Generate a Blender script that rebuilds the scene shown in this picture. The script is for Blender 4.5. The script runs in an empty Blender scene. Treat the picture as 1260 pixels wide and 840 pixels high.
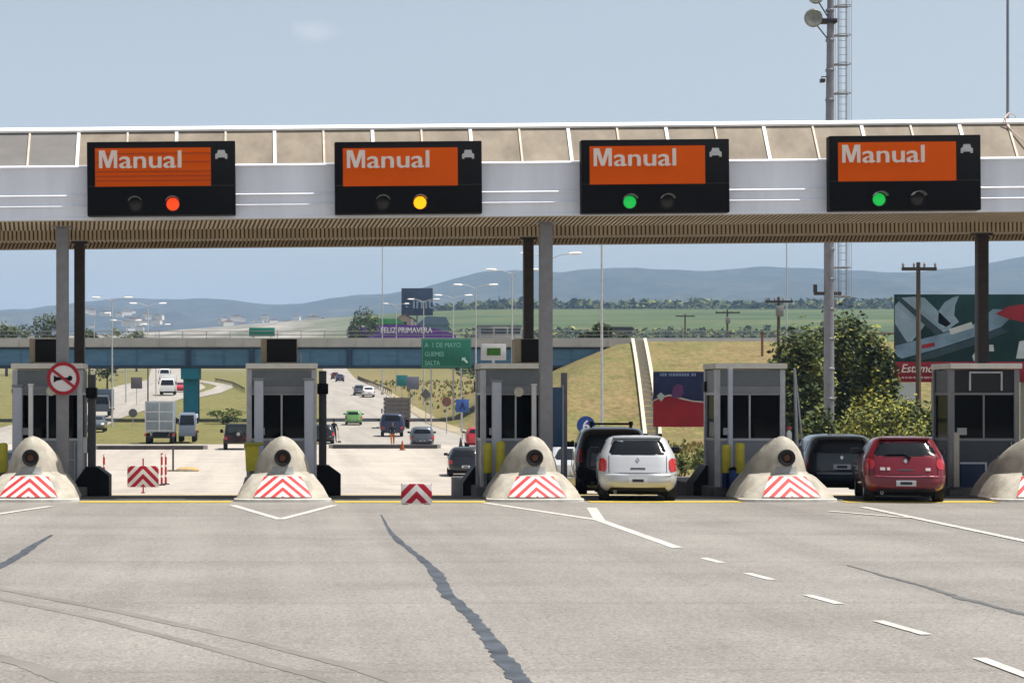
import bpy, bmesh, math, random
import numpy as np
from mathutils import Vector, Matrix
R = math.radians
rnd = random.Random(7)
scene = bpy.context.scene
C = scene.collection

# ------------------------------------------------------------------ camera
F = 2610.0            # focal length in pixels of the 1260 px wide photograph
CAMZ = 2.2
cam_d = bpy.data.cameras.new('camera')
cam = bpy.data.objects.new('camera', cam_d); C.objects.link(cam)
cam.location = (0, 0, CAMZ); cam.rotation_euler = (R(90), 0, 0)
cam_d.sensor_fit = 'HORIZONTAL'; cam_d.sensor_width = 36.0
cam_d.lens = F / 1260 * 36.0
cam_d.shift_x = (630 - 330) / 1260; cam_d.shift_y = (490 - 420) / 1260
cam_d.clip_start = 0.5; cam_d.clip_end = 30000
scene.camera = cam

# ------------------------------------------------------------------ sky and sun
SUN_EL, SUN_AZ = 67, 96        # azimuth: 0 = +Y, clockwise
world = bpy.data.worlds.new('World'); scene.world = world; world.use_nodes = True
wn, wl = world.node_tree.nodes, world.node_tree.links
wn.clear()
sky = wn.new('ShaderNodeTexSky'); sky.sky_type = 'NISHITA'; sky.sun_disc = False
sky.sun_elevation = R(SUN_EL); sky.sun_rotation = R(SUN_AZ)
sky.air_density = 1.0; sky.dust_density = 5.0; sky.ozone_density = 1.0; sky.altitude = 1100
bg = wn.new('ShaderNodeBackground'); bg.inputs['Strength'].default_value = 0.078
wout = wn.new('ShaderNodeOutputWorld')
# one faint high cloud, laid on a direction of the sky
geo = wn.new('ShaderNodeTexCoord')
sub = wn.new('ShaderNodeVectorMath'); sub.operation = 'SUBTRACT'; sub.inputs[1].default_value = Vector((.0222, 1, .1732)).normalized()
scl = wn.new('ShaderNodeVectorMath'); scl.operation = 'MULTIPLY'; scl.inputs[1].default_value = (95, 20, 210)
nz = wn.new('ShaderNodeTexNoise'); nz.inputs['Scale'].default_value = 60; nz.inputs['Detail'].default_value = 4
dis = wn.new('ShaderNodeVectorMath'); dis.operation = 'ADD'
ln = wn.new('ShaderNodeVectorMath'); ln.operation = 'LENGTH'
rp = wn.new('ShaderNodeMapRange'); rp.inputs[1].default_value = 1.2; rp.inputs[2].default_value = .25; rp.inputs[3].default_value = 0; rp.inputs[4].default_value = .22
mx = wn.new('ShaderNodeMix'); mx.data_type = 'RGBA'; mx.inputs[7].default_value = (7.5, 7.2, 7.2, 1)
wl.new(geo.outputs['Generated'], sub.inputs[0]); wl.new(sub.outputs[0], scl.inputs[0])
wl.new(geo.outputs['Generated'], nz.inputs['Vector'])
wl.new(scl.outputs[0], dis.inputs[0]); wl.new(nz.outputs['Color'], dis.inputs[1])
dis2 = wn.new('ShaderNodeVectorMath'); dis2.operation = 'SUBTRACT'; dis2.inputs[1].default_value = (.5, .5, .5)
wl.new(dis.outputs[0], dis2.inputs[0]); wl.new(dis2.outputs[0], ln.inputs[0])
wl.new(ln.outputs['Value'], rp.inputs[0]); wl.new(rp.outputs[0], mx.inputs[0])
hsv = wn.new('ShaderNodeHueSaturation'); hsv.inputs['Saturation'].default_value = .40; wl.new(sky.outputs[0], hsv.inputs['Color']); tint = wn.new('ShaderNodeMix'); tint.data_type = 'RGBA'; tint.blend_type = 'MULTIPLY'; tint.inputs[0].default_value = 1; tint.inputs[7].default_value = (.975, 1.0, .985, 1); wl.new(hsv.outputs[0], tint.inputs[6]); wl.new(tint.outputs[2], mx.inputs[6]); wl.new(mx.outputs[2], bg.inputs[0]); wl.new(bg.outputs[0], wout.inputs[0])

sd = bpy.data.lights.new('sun', 'SUN'); sd.energy = 4.0; sd.angle = R(.53); sd.color = (1, .955, .88)
sun = bpy.data.objects.new('sun', sd); C.objects.link(sun)
_d = Vector((math.sin(R(SUN_AZ)) * math.cos(R(SUN_EL)), math.cos(R(SUN_AZ)) * math.cos(R(SUN_EL)), math.sin(R(SUN_EL))))
sun.rotation_euler = _d.to_track_quat('Z', 'Y').to_euler(); sun.location = (40, -20, 90)

scene.view_settings.view_transform = 'Standard'; scene.view_settings.look = 'None'
scene.view_settings.exposure = 0.85; scene.view_settings.gamma = 1
scene.cycles.use_denoising = True
scene.cycles.max_bounces = 8; scene.cycles.volume_bounces = 1; scene.cycles.transparent_max_bounces = 16

# ------------------------------------------------------------------ helpers
def S(Y): return F / Y
def P(px, py, Y): return Vector(((px - 330) / S(Y), Y, CAMZ - (py - 490) / S(Y)))
def X_(px, Y): return (px - 330) / S(Y)
def Z_(py, Y): return CAMZ - (py - 490) / S(Y)
def G(px, py):
    Y = F * CAMZ / (py - 490); return (px - 330) / S(Y), Y

PY = [-60, 30, 46, 56, 75, 104, 130, 150, 163, 210, 250, 290, 350, 442, 700, 1100, 2000, 2600, 4000, 9000]
PZ = [0, 0, 0, -.36, -1.0, -1.65, -1.55, -1.3, -1.15, -.46, .9, 2.4, 4.2, 6.2, 15, 34, 84, 88, 88, 88]
_px, _pz = np.array(PY, float), np.array(PZ, float)
_h = np.diff(_px); _dl = np.diff(_pz) / _h; _m = np.zeros(len(_px))
for k in range(1, len(_px) - 1):
    if _dl[k-1] * _dl[k] > 0:
        w1, w2 = 2*_h[k] + _h[k-1], _h[k] + 2*_h[k-1]
        _m[k] = (w1 + w2) / (w1 / _dl[k-1] + w2 / _dl[k])
def prof(y):
    y = min(max(y, _px[0]), _px[-1] - 1e-6)
    k = int(np.searchsorted(_px, y, side='right') - 1); k = min(max(k, 0), len(_h) - 1)
    t = (y - _px[k]) / _h[k]
    return float((2*t**3 - 3*t**2 + 1)*_pz[k] + (t**3 - 2*t**2 + t)*_h[k]*_m[k] + (-2*t**3 + 3*t**2)*_pz[k+1] + (t**3 - t**2)*_h[k]*_m[k+1])
def sst(a, b, v):
    t = min(max((v - a) / (b - a), 0), 1); return t*t*(3 - 2*t)
def gz(x, y):
    z = prof(y)
    if y > 500:                                   # the land is lower on the left
        f = sst(60, -60, x / y * 500) * sst(500, 1400, y)
        z = z * (1 - .30 * f)
    if x > 15 and y > 150:                        # embankment of the overpass ramp
        t = min((y - 176) / 38, (x - 19.5) / 17)
        t = min(max(t, 0), 1)
        t = t + .06 * math.sin(t * math.pi) 
        back = sst(300, 236, y)
        z = z + max(0, 8.0 - z) * min(t, 1) * back
    return z

class MB:
    """collects geometry and links it as ONE mesh object"""
    def __init__(s): s.v = []; s.f = []; s.m = []; s.cur = 0
    def add(s, vs, fs, m=None):
        o = len(s.v); s.v += [tuple(v) for v in vs]
        s.f += [tuple(i + o for i in f) for f in fs]; s.m += [s.cur if m is None else m] * len(fs); return s
    def box(s, x0, x1, y0, y1, z0, z1, m=None, M=None):
        vs = [Vector((x, y, z)) for z in (z0, z1) for y in (y0, y1) for x in (x0, x1)]
        if M is not None: vs = [M @ v for v in vs]
        return s.add(vs, [(0, 2, 3, 1), (4, 5, 7, 6), (0, 1, 5, 4), (1, 3, 7, 5), (3, 2, 6, 7), (2, 0, 4, 6)], m)
    def bevbox(s, x0, x1, y0, y1, z0, z1, b=.02, m=None, M=None):
        bm = bmesh.new(); bmesh.ops.create_cube(bm, size=1)
        for v in bm.verts: v.co = Vector(((x0+x1)/2 + v.co.x*(x1-x0), (y0+y1)/2 + v.co.y*(y1-y0), (z0+z1)/2 + v.co.z*(z1-z0)))
        bmesh.ops.bevel(bm, geom=list(bm.edges), offset=b, segments=2, affect='EDGES', profile=.6)
        bm.verts.index_update()
        vs = [v.co.copy() for v in bm.verts]
        if M is not None: vs = [M @ v for v in vs]
        s.add(vs, [[v.index for v in f.verts] for f in bm.faces], m); bm.free(); return s
    def tube(s, pts, r, n=8, m=None, cap=True):
        pts = [Vector(p) for p in pts]; rs = r if isinstance(r, (list, tuple)) else [r] * len(pts)
        vs, fs = [], []
        for i, p in enumerate(pts):
            a = pts[min(i+1, len(pts)-1)] - pts[max(i-1, 0)]; a.normalize()
            u = a.cross(Vector((0, 1, 0)) if abs(a.y) < .9 else Vector((1, 0, 0))).normalized(); w = a.cross(u)
            for k in range(n):
                t = 2*math.pi*k/n; vs.append(p + (u*math.cos(t) + w*math.sin(t)) * rs[i])
        for i in range(len(pts)-1):
            for k in range(n):
                a, b = i*n + k, i*n + (k+1) % n; fs.append((a, b, b+n, a+n))
        if cap: fs += [tuple(range(n))[::-1], tuple(range((len(pts)-1)*n, len(pts)*n))]
        return s.add(vs, fs, m)
    def rings(s, rg, m=None, cap0=True, cap1=True):
        n = len(rg[0]); vs = [p for r in rg for p in r]; fs = []
        for i in range(len(rg)-1):
            for k in range(n):
                a, b = i*n + k, i*n + (k+1) % n; fs.append((a, b, b+n, a+n))
        if cap0: fs.append(tuple(range(n))[::-1])
        if cap1: fs.append(tuple(range((len(rg)-1)*n, len(rg)*n)))
        return s.add(vs, fs, m)
    def prism(s, poly, y0, y1, m=None):           # polygon in (x, z), thick along y
        n = len(poly); vs = [(x, y0, z) for x, z in poly] + [(x, y1, z) for x, z in poly]
        fs = [tuple(range(n)), tuple(range(n, 2*n))[::-1]] + [(i, i+n, (i+1) % n + n, (i+1) % n) for i in range(n)]
        return s.add(vs, fs, m)
    def lathe(s, prof_, c=(0, 0, 0), n=16, m=None, axis='z', ring=False):
        rg = []
        for r, h in prof_:
            ring = []
            for k in range(n):
                t = 2*math.pi*k/n; a, b = r*math.cos(t), r*math.sin(t)
                ring.append(Vector(c) + (Vector((a, b, h)) if axis == 'z' else Vector((a, h, b)) if axis == 'y' else Vector((h, a, b))))
            rg.append(ring)
        if ring: return s.rings(rg + rg[:1], m, False, False)
        return s.rings(rg, m)
    def build(s, name, mats, parent=None, smooth=40):
        me = bpy.data.meshes.new(name); me.from_pydata(s.v, [], s.f)
        if not isinstance(mats, (list, tuple)): mats = [mats]
        for mm in mats: me.materials.append(mm)
        me.polygons.foreach_set('material_index', s.m)
        bm = bmesh.new(); bm.from_mesh(me); bmesh.ops.recalc_face_normals(bm, faces=bm.faces)
        if smooth:
            ang = R(smooth)
            for f in bm.faces: f.smooth = True
            for e in bm.edges:
                e.smooth = len(e.link_faces) == 2 and e.calc_face_angle(4) < ang
        bm.to_mesh(me); bm.free()
        o = bpy.data.objects.new(name, me); C.objects.link(o)
        if parent is not None: o.parent = parent
        return o

def tag(o, label=None, cat=None, group=None, kind=None):
    if label: o['label'] = label
    if cat: o['category'] = cat
    if group: o['group'] = group
    if kind: o['kind'] = kind
    return o
def thing(name, label, cat, loc=(0, 0, 0), rz=0, group=None):
    o = bpy.data.objects.new(name, None); C.objects.link(o); o.location = loc; o.rotation_euler = (0, 0, rz)
    o.empty_display_size = .2
    return tag(o, label, cat, group)
def dup(root, loc, label, rz=None, group=None):
    r = root.copy(); C.objects.link(r); r.location = loc
    if rz is not None: r.rotation_euler = (0, 0, rz)
    r['label'] = label
    if group: r['group'] = group
    for ch in list(root.children):
        c = ch.copy(); C.objects.link(c); c.parent = r
        for g in ch.children:
            d = g.copy(); C.objects.link(d); d.parent = c
    return r
def struct(o): o['kind'] = 'structure'; return o

def text_mesh(name, body, size, mat, parent, loc, bold=.0, align='LEFT', ext=.004, shear=0, sx=1.0):
    cu = bpy.data.curves.new(name, 'FONT'); cu.body = body; cu.size = size; cu.extrude = ext
    cu.align_x = align; cu.shear = shear; cu.resolution_u = 3
    t = bpy.data.objects.new(name, cu); C.objects.link(t); bpy.context.view_layer.update()
    me = bpy.data.meshes.new_from_object(t.evaluated_get(bpy.context.evaluated_depsgraph_get()))
    bpy.data.objects.remove(t)
    if bold:
        bm = bmesh.new(); bm.from_mesh(me); g0 = list(bm.verts) + list(bm.edges) + list(bm.faces)
        for q in (-1, 1):
            d = bmesh.ops.duplicate(bm, geom=g0)['geom']
            for v in d:
                if isinstance(v, bmesh.types.BMVert): v.co.x += q * bold; v.co.z += .0007 * q; v.co.y += q * bold * .35
        bm.to_mesh(me); bm.free()
    for v in me.vertices:
        x, y, z = v.co; v.co = (x * sx, -z, y)
    me.materials.clear(); me.materials.append(mat)
    o = bpy.data.objects.new(name, me); C.objects.link(o); o.parent = parent; o.location = loc
    return o

# ------------------------------------------------------------------ materials
_mc = {}
def mat(name, col, rough=.6, metal=0, var=.12, scale=6, bump=0, bscale=40, emit=None, estr=0, coat=0, spec=.3, streak=0):
    if name in _mc: return _mc[name]
    m = bpy.data.materials.new(name); m.use_nodes = True; nt = m.node_tree; n, l = nt.nodes, nt.links
    b = n['Principled BSDF']; b.inputs['Roughness'].default_value = rough; b.inputs['Metallic'].default_value = metal
    b.inputs['Specular IOR Level'].default_value = spec
    if coat: b.inputs['Coat Weight'].default_value = coat; b.inputs['Coat Roughness'].default_value = .04
    c = tuple(col) + (1,)
    if var:
        tc = n.new('ShaderNodeTexCoord'); nz = n.new('ShaderNodeTexNoise'); nz.inputs['Scale'].default_value = scale; nz.inputs['Detail'].default_value = 5
        nz.inputs['Roughness'].default_value = .62
        src = tc.outputs['Object']
        if streak:
            mp = n.new('ShaderNodeMapping'); mp.inputs['Scale'].default_value = (1, 1, streak); l.new(src, mp.inputs[0]); src = mp.outputs[0]
        l.new(src, nz.inputs['Vector'])
        r = n.new('ShaderNodeValToRGB'); r.color_ramp.elements[0].position = .3; r.color_ramp.elements[1].position = .72
        r.color_ramp.elements[0].color = tuple(max(0, x * (1 - var)) for x in col) + (1,)
        r.color_ramp.elements[1].color = tuple(min(1, x * (1 + var * .7)) for x in col) + (1,)
        l.new(nz.outputs['Fac'], r.inputs[0]); l.new(r.outputs[0], b.inputs['Base Color'])
        if bump:
            n2 = n.new('ShaderNodeTexNoise'); n2.inputs['Scale'].default_value = bscale; n2.inputs['Detail'].default_value = 4
            l.new(tc.outputs['Object'], n2.inputs['Vector'])
            bp = n.new('ShaderNodeBump'); bp.inputs['Strength'].default_value = bump; bp.inputs['Distance'].default_value = .02
            l.new(n2.outputs['Fac'], bp.inputs['Height']); l.new(bp.outputs[0], b.inputs['Normal'])
    else: b.inputs['Base Color'].default_value = c
    if emit: b.inputs['Emission Color'].default_value = tuple(emit) + (1,); b.inputs['Emission Strength'].default_value = estr
    _mc[name] = m; return m

def ramp(n, l, fac, stops):
    r = n.new('ShaderNodeValToRGB'); e = r.color_ramp.elements
    while len(e) > 1: e.remove(e[-1])
    e[0].position = stops[0][0]; e[0].color = tuple(stops[0][1]) + (1,)
    for p, c in stops[1:]:
        q = e.new(p); q.color = tuple(c) + (1,)
    l.new(fac, r.inputs[0]); return r.outputs[0]
def noise(n, l, vec, sc, det=5, rough=.6, dist=0):
    z = n.new('ShaderNodeTexNoise'); z.inputs['Scale'].default_value = sc; z.inputs['Detail'].default_value = det
    z.inputs['Roughness'].default_value = rough; z.inputs['Distortion'].default_value = dist
    l.new(vec, z.inputs['Vector']); return z.outputs['Fac']
def mapping(n, l, vec, sc):
    m = n.new('ShaderNodeMapping'); m.inputs['Scale'].default_value = sc; l.new(vec, m.inputs[0]); return m.outputs[0]
def mixc(n, l, fac, a, b, mode='MIX'):
    m = n.new('ShaderNodeMix'); m.data_type = 'RGBA'; m.blend_type = mode
    if hasattr(fac, 'links'): l.new(fac, m.inputs[0])
    else: m.inputs[0].default_value = fac
    for k, q in ((6, a), (7, b)):
        if hasattr(q, 'links'): l.new(q, m.inputs[k])
        else: m.inputs[k].default_value = tuple(q) + (1,)
    return m.outputs[2]
def base(name, rough=.9):
    m = bpy.data.materials.new(name); m.use_nodes = True; n, l = m.node_tree.nodes, m.node_tree.links
    b = n['Principled BSDF']; b.inputs['Roughness'].default_value = rough; b.inputs['Specular IOR Level'].default_value = .25
    return m, n, l, b
def mathn(n, l, op, a, b=None):
    m = n.new('ShaderNodeMath'); m.operation = op
    for k, q in ((0, a), (1, b)):
        if q is None: continue
        if hasattr(q, 'links'): l.new(q, m.inputs[k])
        else: m.inputs[k].default_value = q
    return m.outputs[0]

def asphalt_mat(name, c0, c1, seed=0):
    m, n, l, b = base(name, .88)
    g = n.new('ShaderNodeNewGeometry'); pos = g.outputs['Position']
    a = noise(n, l, pos, .35, 6, .68)
    col = ramp(n, l, a, [(.3, c0), (.7, c1)])
    st = noise(n, l, mapping(n, l, pos, (.75, .022, 1)), 1.0, 5, .6)         # tyre-worn lanes along the road
    col = mixc(n, l, .42, col, ramp(n, l, st, [(.34, (.62, .62, .63)), (.6, (1.05, 1.05, 1.05))]), 'MULTIPLY')
    pa = noise(n, l, mapping(n, l, pos, (.12, .35, 1)), 1.0, 5, .7, .6)      # patches and laying joints
    col = mixc(n, l, .35, col, ramp(n, l, pa, [(.36, (.74, .735, .73)), (.5, (1.0, 1.0, 1.0)), (.66, (1.1, 1.09, 1.08))]), 'MULTIPLY')
    fine = noise(n, l, pos, 26, 3, .85); grit = noise(n, l, pos, 9, 6, .85)
    col = mixc(n, l, .75, col, ramp(n, l, fine, [(.32, (.45, .45, .45)), (.5, (1, 1, 1)), (.68, (1.6, 1.58, 1.55))]), 'MULTIPLY')
    col = mixc(n, l, .85, col, ramp(n, l, grit, [(.3, (.55, .55, .55)), (.48, (1, 1, 1)), (.72, (1.35, 1.34, 1.32))]), 'MULTIPLY')
    sp = noise(n, l, pos, .9, 7, .8)
    col = mixc(n, l, .6, col, ramp(n, l, sp, [(.27, (.5, .49, .48)), (.36, (1, 1, 1))]), 'MULTIPLY')   # oil drips
    jo = n.new('ShaderNodeTexWave'); jo.inputs['Scale'].default_value = .055; jo.bands_direction = 'Y'; jo.inputs['Distortion'].default_value = .25; jo.inputs['Detail'].default_value = 3; jo.inputs['Detail Scale'].default_value = 2
    l.new(pos, jo.inputs['Vector'])
    col = mixc(n, l, .22, col, ramp(n, l, jo.outputs['Fac'], [(0, (.55, .55, .55)), (.004, (.9, .9, .9)), (.01, (1, 1, 1))]), 'MULTIPLY')
    l.new(col, b.inputs['Base Color'])
    bp = n.new('ShaderNodeBump'); bp.inputs['Strength'].default_value = .5; bp.inputs['Distance'].default_value = .012
    l.new(fine, bp.inputs['Height']); l.new(bp.outputs[0], b.inputs['Normal'])
    return m
M_ASPH = asphalt_mat('worn_asphalt', (.188, .176, .164), (.242, .229, .214))
M_CONC_ROAD = asphalt_mat('pale_concrete_road', (.34, .305, .27), (.41, .37, .325))
M_ROAD = asphalt_mat('distant_road', (.27, .248, .222), (.32, .295, .265))

def ground_mat():
    m, n, l, b = base('dry_grass_ground', .95)
    g = n.new('ShaderNodeNewGeometry'); pos = g.outputs['Position']
    a = noise(n, l, pos, .09, 6, .65); f = noise(n, l, pos, 1.6, 5, .75); sm = noise(n, l, pos, .5, 5, .7)
    straw = ramp(n, l, f, [(.25, (.115, .083, .036)), (.5, (.195, .145, .064)), (.75, (.27, .208, .10))])
    green = ramp(n, l, f, [(.25, (.07, .085, .02)), (.5, (.125, .135, .038)), (.75, (.19, .185, .065))])
    mixf = ramp(n, l, mathn(n, l, 'ADD', mathn(n, l, 'MULTIPLY', a, .6), mathn(n, l, 'MULTIPLY', sm, .4)), [(.43, (0, 0, 0)), (.61, (1, 1, 1))])
    gx_ = n.new('ShaderNodeSeparateXYZ'); l.new(pos, gx_.inputs[0])
    gm = n.new('ShaderNodeMapRange'); gm.inputs[1].default_value = 19; gm.inputs[2].default_value = 12; gm.inputs[4].default_value = .62; l.new(gx_.outputs['X'], gm.inputs[0])
    mixf = mathn(n, l, 'MAXIMUM', mixf, gm.outputs[0])
    near = mixc(n, l, mixf, straw, green)
    gr = noise(n, l, mapping(n, l, pos, (2.2, .8, 2.2)), 1.0, 6, .85); cl = noise(n, l, pos, .28, 5, .75)
    near = mixc(n, l, .8, near, ramp(n, l, gr, [(.3, (.55, .54, .5)), (.5, (1, 1, 1)), (.72, (1.3, 1.28, 1.2))]), 'MULTIPLY')
    near = mixc(n, l, .6, near, ramp(n, l, cl, [(.32, (.62, .58, .5)), (.5, (1, 1, 1)), (.7, (1.15, 1.12, 1.0))]), 'MULTIPLY')
    sep = n.new('ShaderNodeSeparateXYZ'); l.new(pos, sep.inputs[0])
    fld = noise(n, l, mapping(n, l, pos, (.004, .02, 0)), 1.0, 2, .5)
    far = ramp(n, l, fld, [(.35, (.035, .062, .016)), (.5, (.06, .09, .024)), (.65, (.10, .105, .036))])
    fine = noise(n, l, pos, .05, 4, .7)
    far = mixc(n, l, .6, far, ramp(n, l, fine, [(.3, (.6, .6, .6)), (.7, (1.2, 1.2, 1.2))]), 'MULTIPLY')
    town = ramp(n, l, noise(n, l, mapping(n, l, pos, (.02, .006, 0)), 1.0, 5, .7), [(.35, (.10, .105, .07)), (.5, (.20, .185, .155)), (.65, (.33, .30, .27))])
    rat = mathn(n, l, 'DIVIDE', sep.outputs['X'], sep.outputs['Y'])
    mt = n.new('ShaderNodeMapRange'); mt.inputs[1].default_value = .055; mt.inputs[2].default_value = .005; l.new(rat, mt.inputs[0])
    far = mixc(n, l, mt.outputs[0], far, town)
    mr = n.new('ShaderNodeMapRange'); mr.inputs[1].default_value = 480; mr.inputs[2].default_value = 800
    l.new(sep.outputs['Y'], mr.inputs[0])
    l.new(mixc(n, l, mr.outputs[0], near, far), b.inputs['Base Color'])
    bp = n.new('ShaderNodeBump'); bp.inputs['Strength'].default_value = .8; bp.inputs['Distance'].default_value = .25
    l.new(f, bp.inputs['Height']); l.new(bp.outputs[0], b.inputs['Normal'])
    return m
M_GROUND = ground_mat()
def hill_mat():
    m, n, l, b = base('wooded_hills', 1)
    g = n.new('ShaderNodeNewGeometry'); pos = g.outputs['Position']
    a = noise(n, l, pos, .004, 6, .65); f = noise(n, l, pos, .018, 6, .75)
    col = ramp(n, l, a, [(.35, (.024, .032, .026)), (.55, (.036, .042, .034)), (.7, (.06, .062, .048))])
    col = mixc(n, l, .7, col, ramp(n, l, f, [(.36, (.25, .25, .28)), (.62, (1.5, 1.5, 1.45))]), 'MULTIPLY')
    l.new(col, b.inputs['Base Color']); return m
M_HILL = hill_mat()

def worn_paint(name, c, under=(.24, .22, .2)):
    m, n, l, b = base(name, .85)
    pos = n.new('ShaderNodeNewGeometry').outputs['Position']
    k = ramp(n, l, noise(n, l, pos, 3.2, 6, .75), [(.34, (.85, .85, .85)), (.47, (.12, .12, .12)), (.75, (0, 0, 0))])
    c2 = mixc(n, l, .7, c, ramp(n, l, noise(n, l, pos, .8, 4, .6), [(.3, (.75, .74, .72)), (.65, (1, 1, 1))]), 'MULTIPLY')
    l.new(mixc(n, l, k, c2, under), b.inputs['Base Color']); return m
W_PAINT = worn_paint('white_road_paint', (.55, .53, .49))
Y_PAINT = worn_paint('yellow_road_paint', (.54, .40, .06), (.36, .28, .09))
TAR = mat('tar_seal', (.062, .072, .088), .6, var=.55, scale=2.2, bump=.4, bscale=18)
TYRE = mat('tyre_mark', (.182, .170, .155), .9, var=.22, scale=1.6)
CONC = mat('cast_concrete', (.43, .395, .335), .9, var=.34, scale=2.6, bump=.5, bscale=30)
CONC_P = mat('grey_paint_concrete', (.30, .31, .31), .8, var=.2, scale=4)
CONC_W = mat('whitewashed_base', (.62, .60, .55), .85, var=.25, scale=5)
PANEL = mat('tan_roof_panel', (.27, .225, .175), .75, var=.30, scale=1.9, streak=.6)
PANEL_D = mat('grey_roof_panel', (.19, .18, .175), .75, var=.12, scale=1.6, streak=3)
FASCIA = mat('white_fascia_sheet', (.80, .82, .89), .4, var=.10, scale=1.6, streak=.15)
TRIM_W = mat('white_trim', (.85, .84, .83), .5, var=.05)
SOFFIT = mat('tan_corrugated_soffit', (.56, .45, .30), .55, var=.2, scale=1.4)
STEEL_D = mat('dark_brown_steel', (.055, .046, .042), .55, var=.2)
STEEL_G = mat('grey_painted_steel', (.23, .225, .235), .5, var=.12)
STEEL_L = mat('light_lilac_steel', (.52, .53, .60), .5, var=.07)
GALV = mat('galvanised_steel', (.50, .50, .52), .45, .4, var=.18, scale=5)
BLACK = mat('black_casing', (.004, .004, .005), .55, var=.2, spec=.12)
BLACK2 = mat('black_rubber', (.015, .015, .016), .8, var=.2)
BOOTH = mat('booth_grey_sheet', (.25, .255, .27), .5, var=.1, scale=2)
BOOTH_L = mat('booth_pale_roof', (.80, .76, .68), .6, var=.12, scale=3)
LOUVRE = mat('louvre_grey', (.24, .26, .275), .5, var=.08)
BEIGE = mat('beige_casing', (.42, .34, .24), .7, var=.12)
DARKIN = mat('dark_interior', (.018, .018, .02), .8, var=.2)
YELLOW = mat('yellow_paint', (.52, .45, .04), .55, var=.2, scale=5)
BLUE_P = mat('blue_paint', (.035, .07, .24), .5, var=.1)
WHITE = mat('white_plastic', (.74, .73, .71), .5, var=.06)
RED = mat('red_reflective', (.46, .022, .035), .5, var=.12)
RED_S = mat('sign_red', (.34, .012, .022), .45, var=.1)
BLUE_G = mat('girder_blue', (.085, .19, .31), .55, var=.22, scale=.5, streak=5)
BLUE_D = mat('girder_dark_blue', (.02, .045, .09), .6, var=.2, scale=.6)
TEAL = mat('teal_column_paint', (.012, .19, .30), .6, var=.14, scale=1.2)
PARAPET = mat('bridge_parapet_concrete', (.42, .40, .385), .85, var=.16, scale=.4)
SIGN_G = mat('sign_green', (.012, .135, .085), .45, var=.1, scale=1.5)
ORANGE = mat('display_orange', (.46, .062, .002), .6, var=.07, scale=2, emit=(.62, .08, .0), estr=.10, spec=.1)
ORANGE_S = mat('display_orange_seam', (.30, .03, .003), .5, var=.1)
LETTER = mat('display_letters', (.66, .58, .53), .5, var=.05)
def lamp_mat(nm, c, s): return mat(nm, tuple(x * .6 for x in c), .35, var=0, emit=c, estr=s)
L_RED, L_AMB, L_GRN = lamp_mat('lit_red', (1, .05, .008), .75), lamp_mat('lit_amber', (1, .30, .004), 1.15), lamp_mat('lit_green', (.01, .42, .06), .55)
L_OFF = mat('unlit_lens', (.03, .026, .024), .25, var=0)
AMBER = mat('amber_lens', (.085, .028, .012), .35, var=.2, scale=20)
GLASS = mat('tinted_car_glass', (.008, .010, .013), .08, var=0, spec=.22)
TAIL = mat('tail_lamp_red', (.45, .02, .018), .18, var=.15, scale=12, coat=.6)
CHROME = mat('chrome', (.6, .6, .62), .2, .9, var=0)
RIM = mat('alloy_rim', (.42, .42, .44), .35, .7, var=.1)
SKIN = mat('skin', (.26, .13, .08), .6, var=.08)
HAIR = mat('dark_hair', (.012, .01, .009), .7, var=0)
WOOD = mat('weathered_pole_wood', (.11, .085, .065), .9, var=.25, scale=3, streak=.2)
BARK = mat('bark', (.075, .058, .042), .95, var=.3, scale=4)
def tinted():
    m = bpy.data.materials.new('booth_window_glass'); m.use_nodes = True; n, l = m.node_tree.nodes, m.node_tree.links
    out = n['Material Output']; n.remove(n['Principled BSDF'])
    tr = n.new('ShaderNodeBsdfTransparent'); tr.inputs[0].default_value = (.20, .215, .235, 1)
    gl = n.new('ShaderNodeBsdfGlossy'); gl.inputs['Roughness'].default_value = .03; gl.inputs[0].default_value = (.35, .37, .4, 1)
    fr = n.new('ShaderNodeFresnel'); fr.inputs[0].default_value = 1.45
    mxs = n.new('ShaderNodeMixShader'); l.new(fr.outputs[0], mxs.inputs[0]); l.new(tr.outputs[0], mxs.inputs[1]); l.new(gl.outputs[0], mxs.inputs[2])
    l.new(mxs.outputs[0], out.inputs[0]); return m
TINT = tinted()
def chevron_mat(name, period, slope, c_red, c_white, phase=0., duty=.5, cx=0.):
    m, n, l, b = base(name, .55)
    tc = n.new('ShaderNodeTexCoord'); sep = n.new('ShaderNodeSeparateXYZ'); l.new(tc.outputs['Object'], sep.inputs[0])
    ax = mathn(n, l, 'ABSOLUTE', mathn(n, l, 'SUBTRACT', sep.outputs['X'], cx))
    v = mathn(n, l, 'ADD', mathn(n, l, 'ADD', sep.outputs['Z'], mathn(n, l, 'MULTIPLY', ax, slope)), phase)
    fr = mathn(n, l, 'FRACT', mathn(n, l, 'DIVIDE', v, period))
    k = mathn(n, l, 'GREATER_THAN', fr, duty)
    z = noise(n, l, tc.outputs['Object'], 9, 5, .7)
    wob = ramp(n, l, z, [(.3, (.78, .76, .74)), (.62, (1.05, 1.05, 1.05))])
    l.new(mixc(n, l, .8, mixc(n, l, k, c_white, c_red), wob, 'MULTIPLY'), b.inputs['Base Color']); return m
CHEV = chevron_mat('nose_chevrons', .182, .80, (.50, .035, .04), (.74, .70, .68), phase=.045, duty=.52)
CHEV_B = chevron_mat('board_chevrons', .30, 1.02, (.40, .012, .03), (.72, .70, .68), phase=.02, duty=.48)
POSTRED = chevron_mat('post_bands', .42, 0, (.46, .03, .04), (.72, .68, .66), phase=.1, duty=.22)
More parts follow.
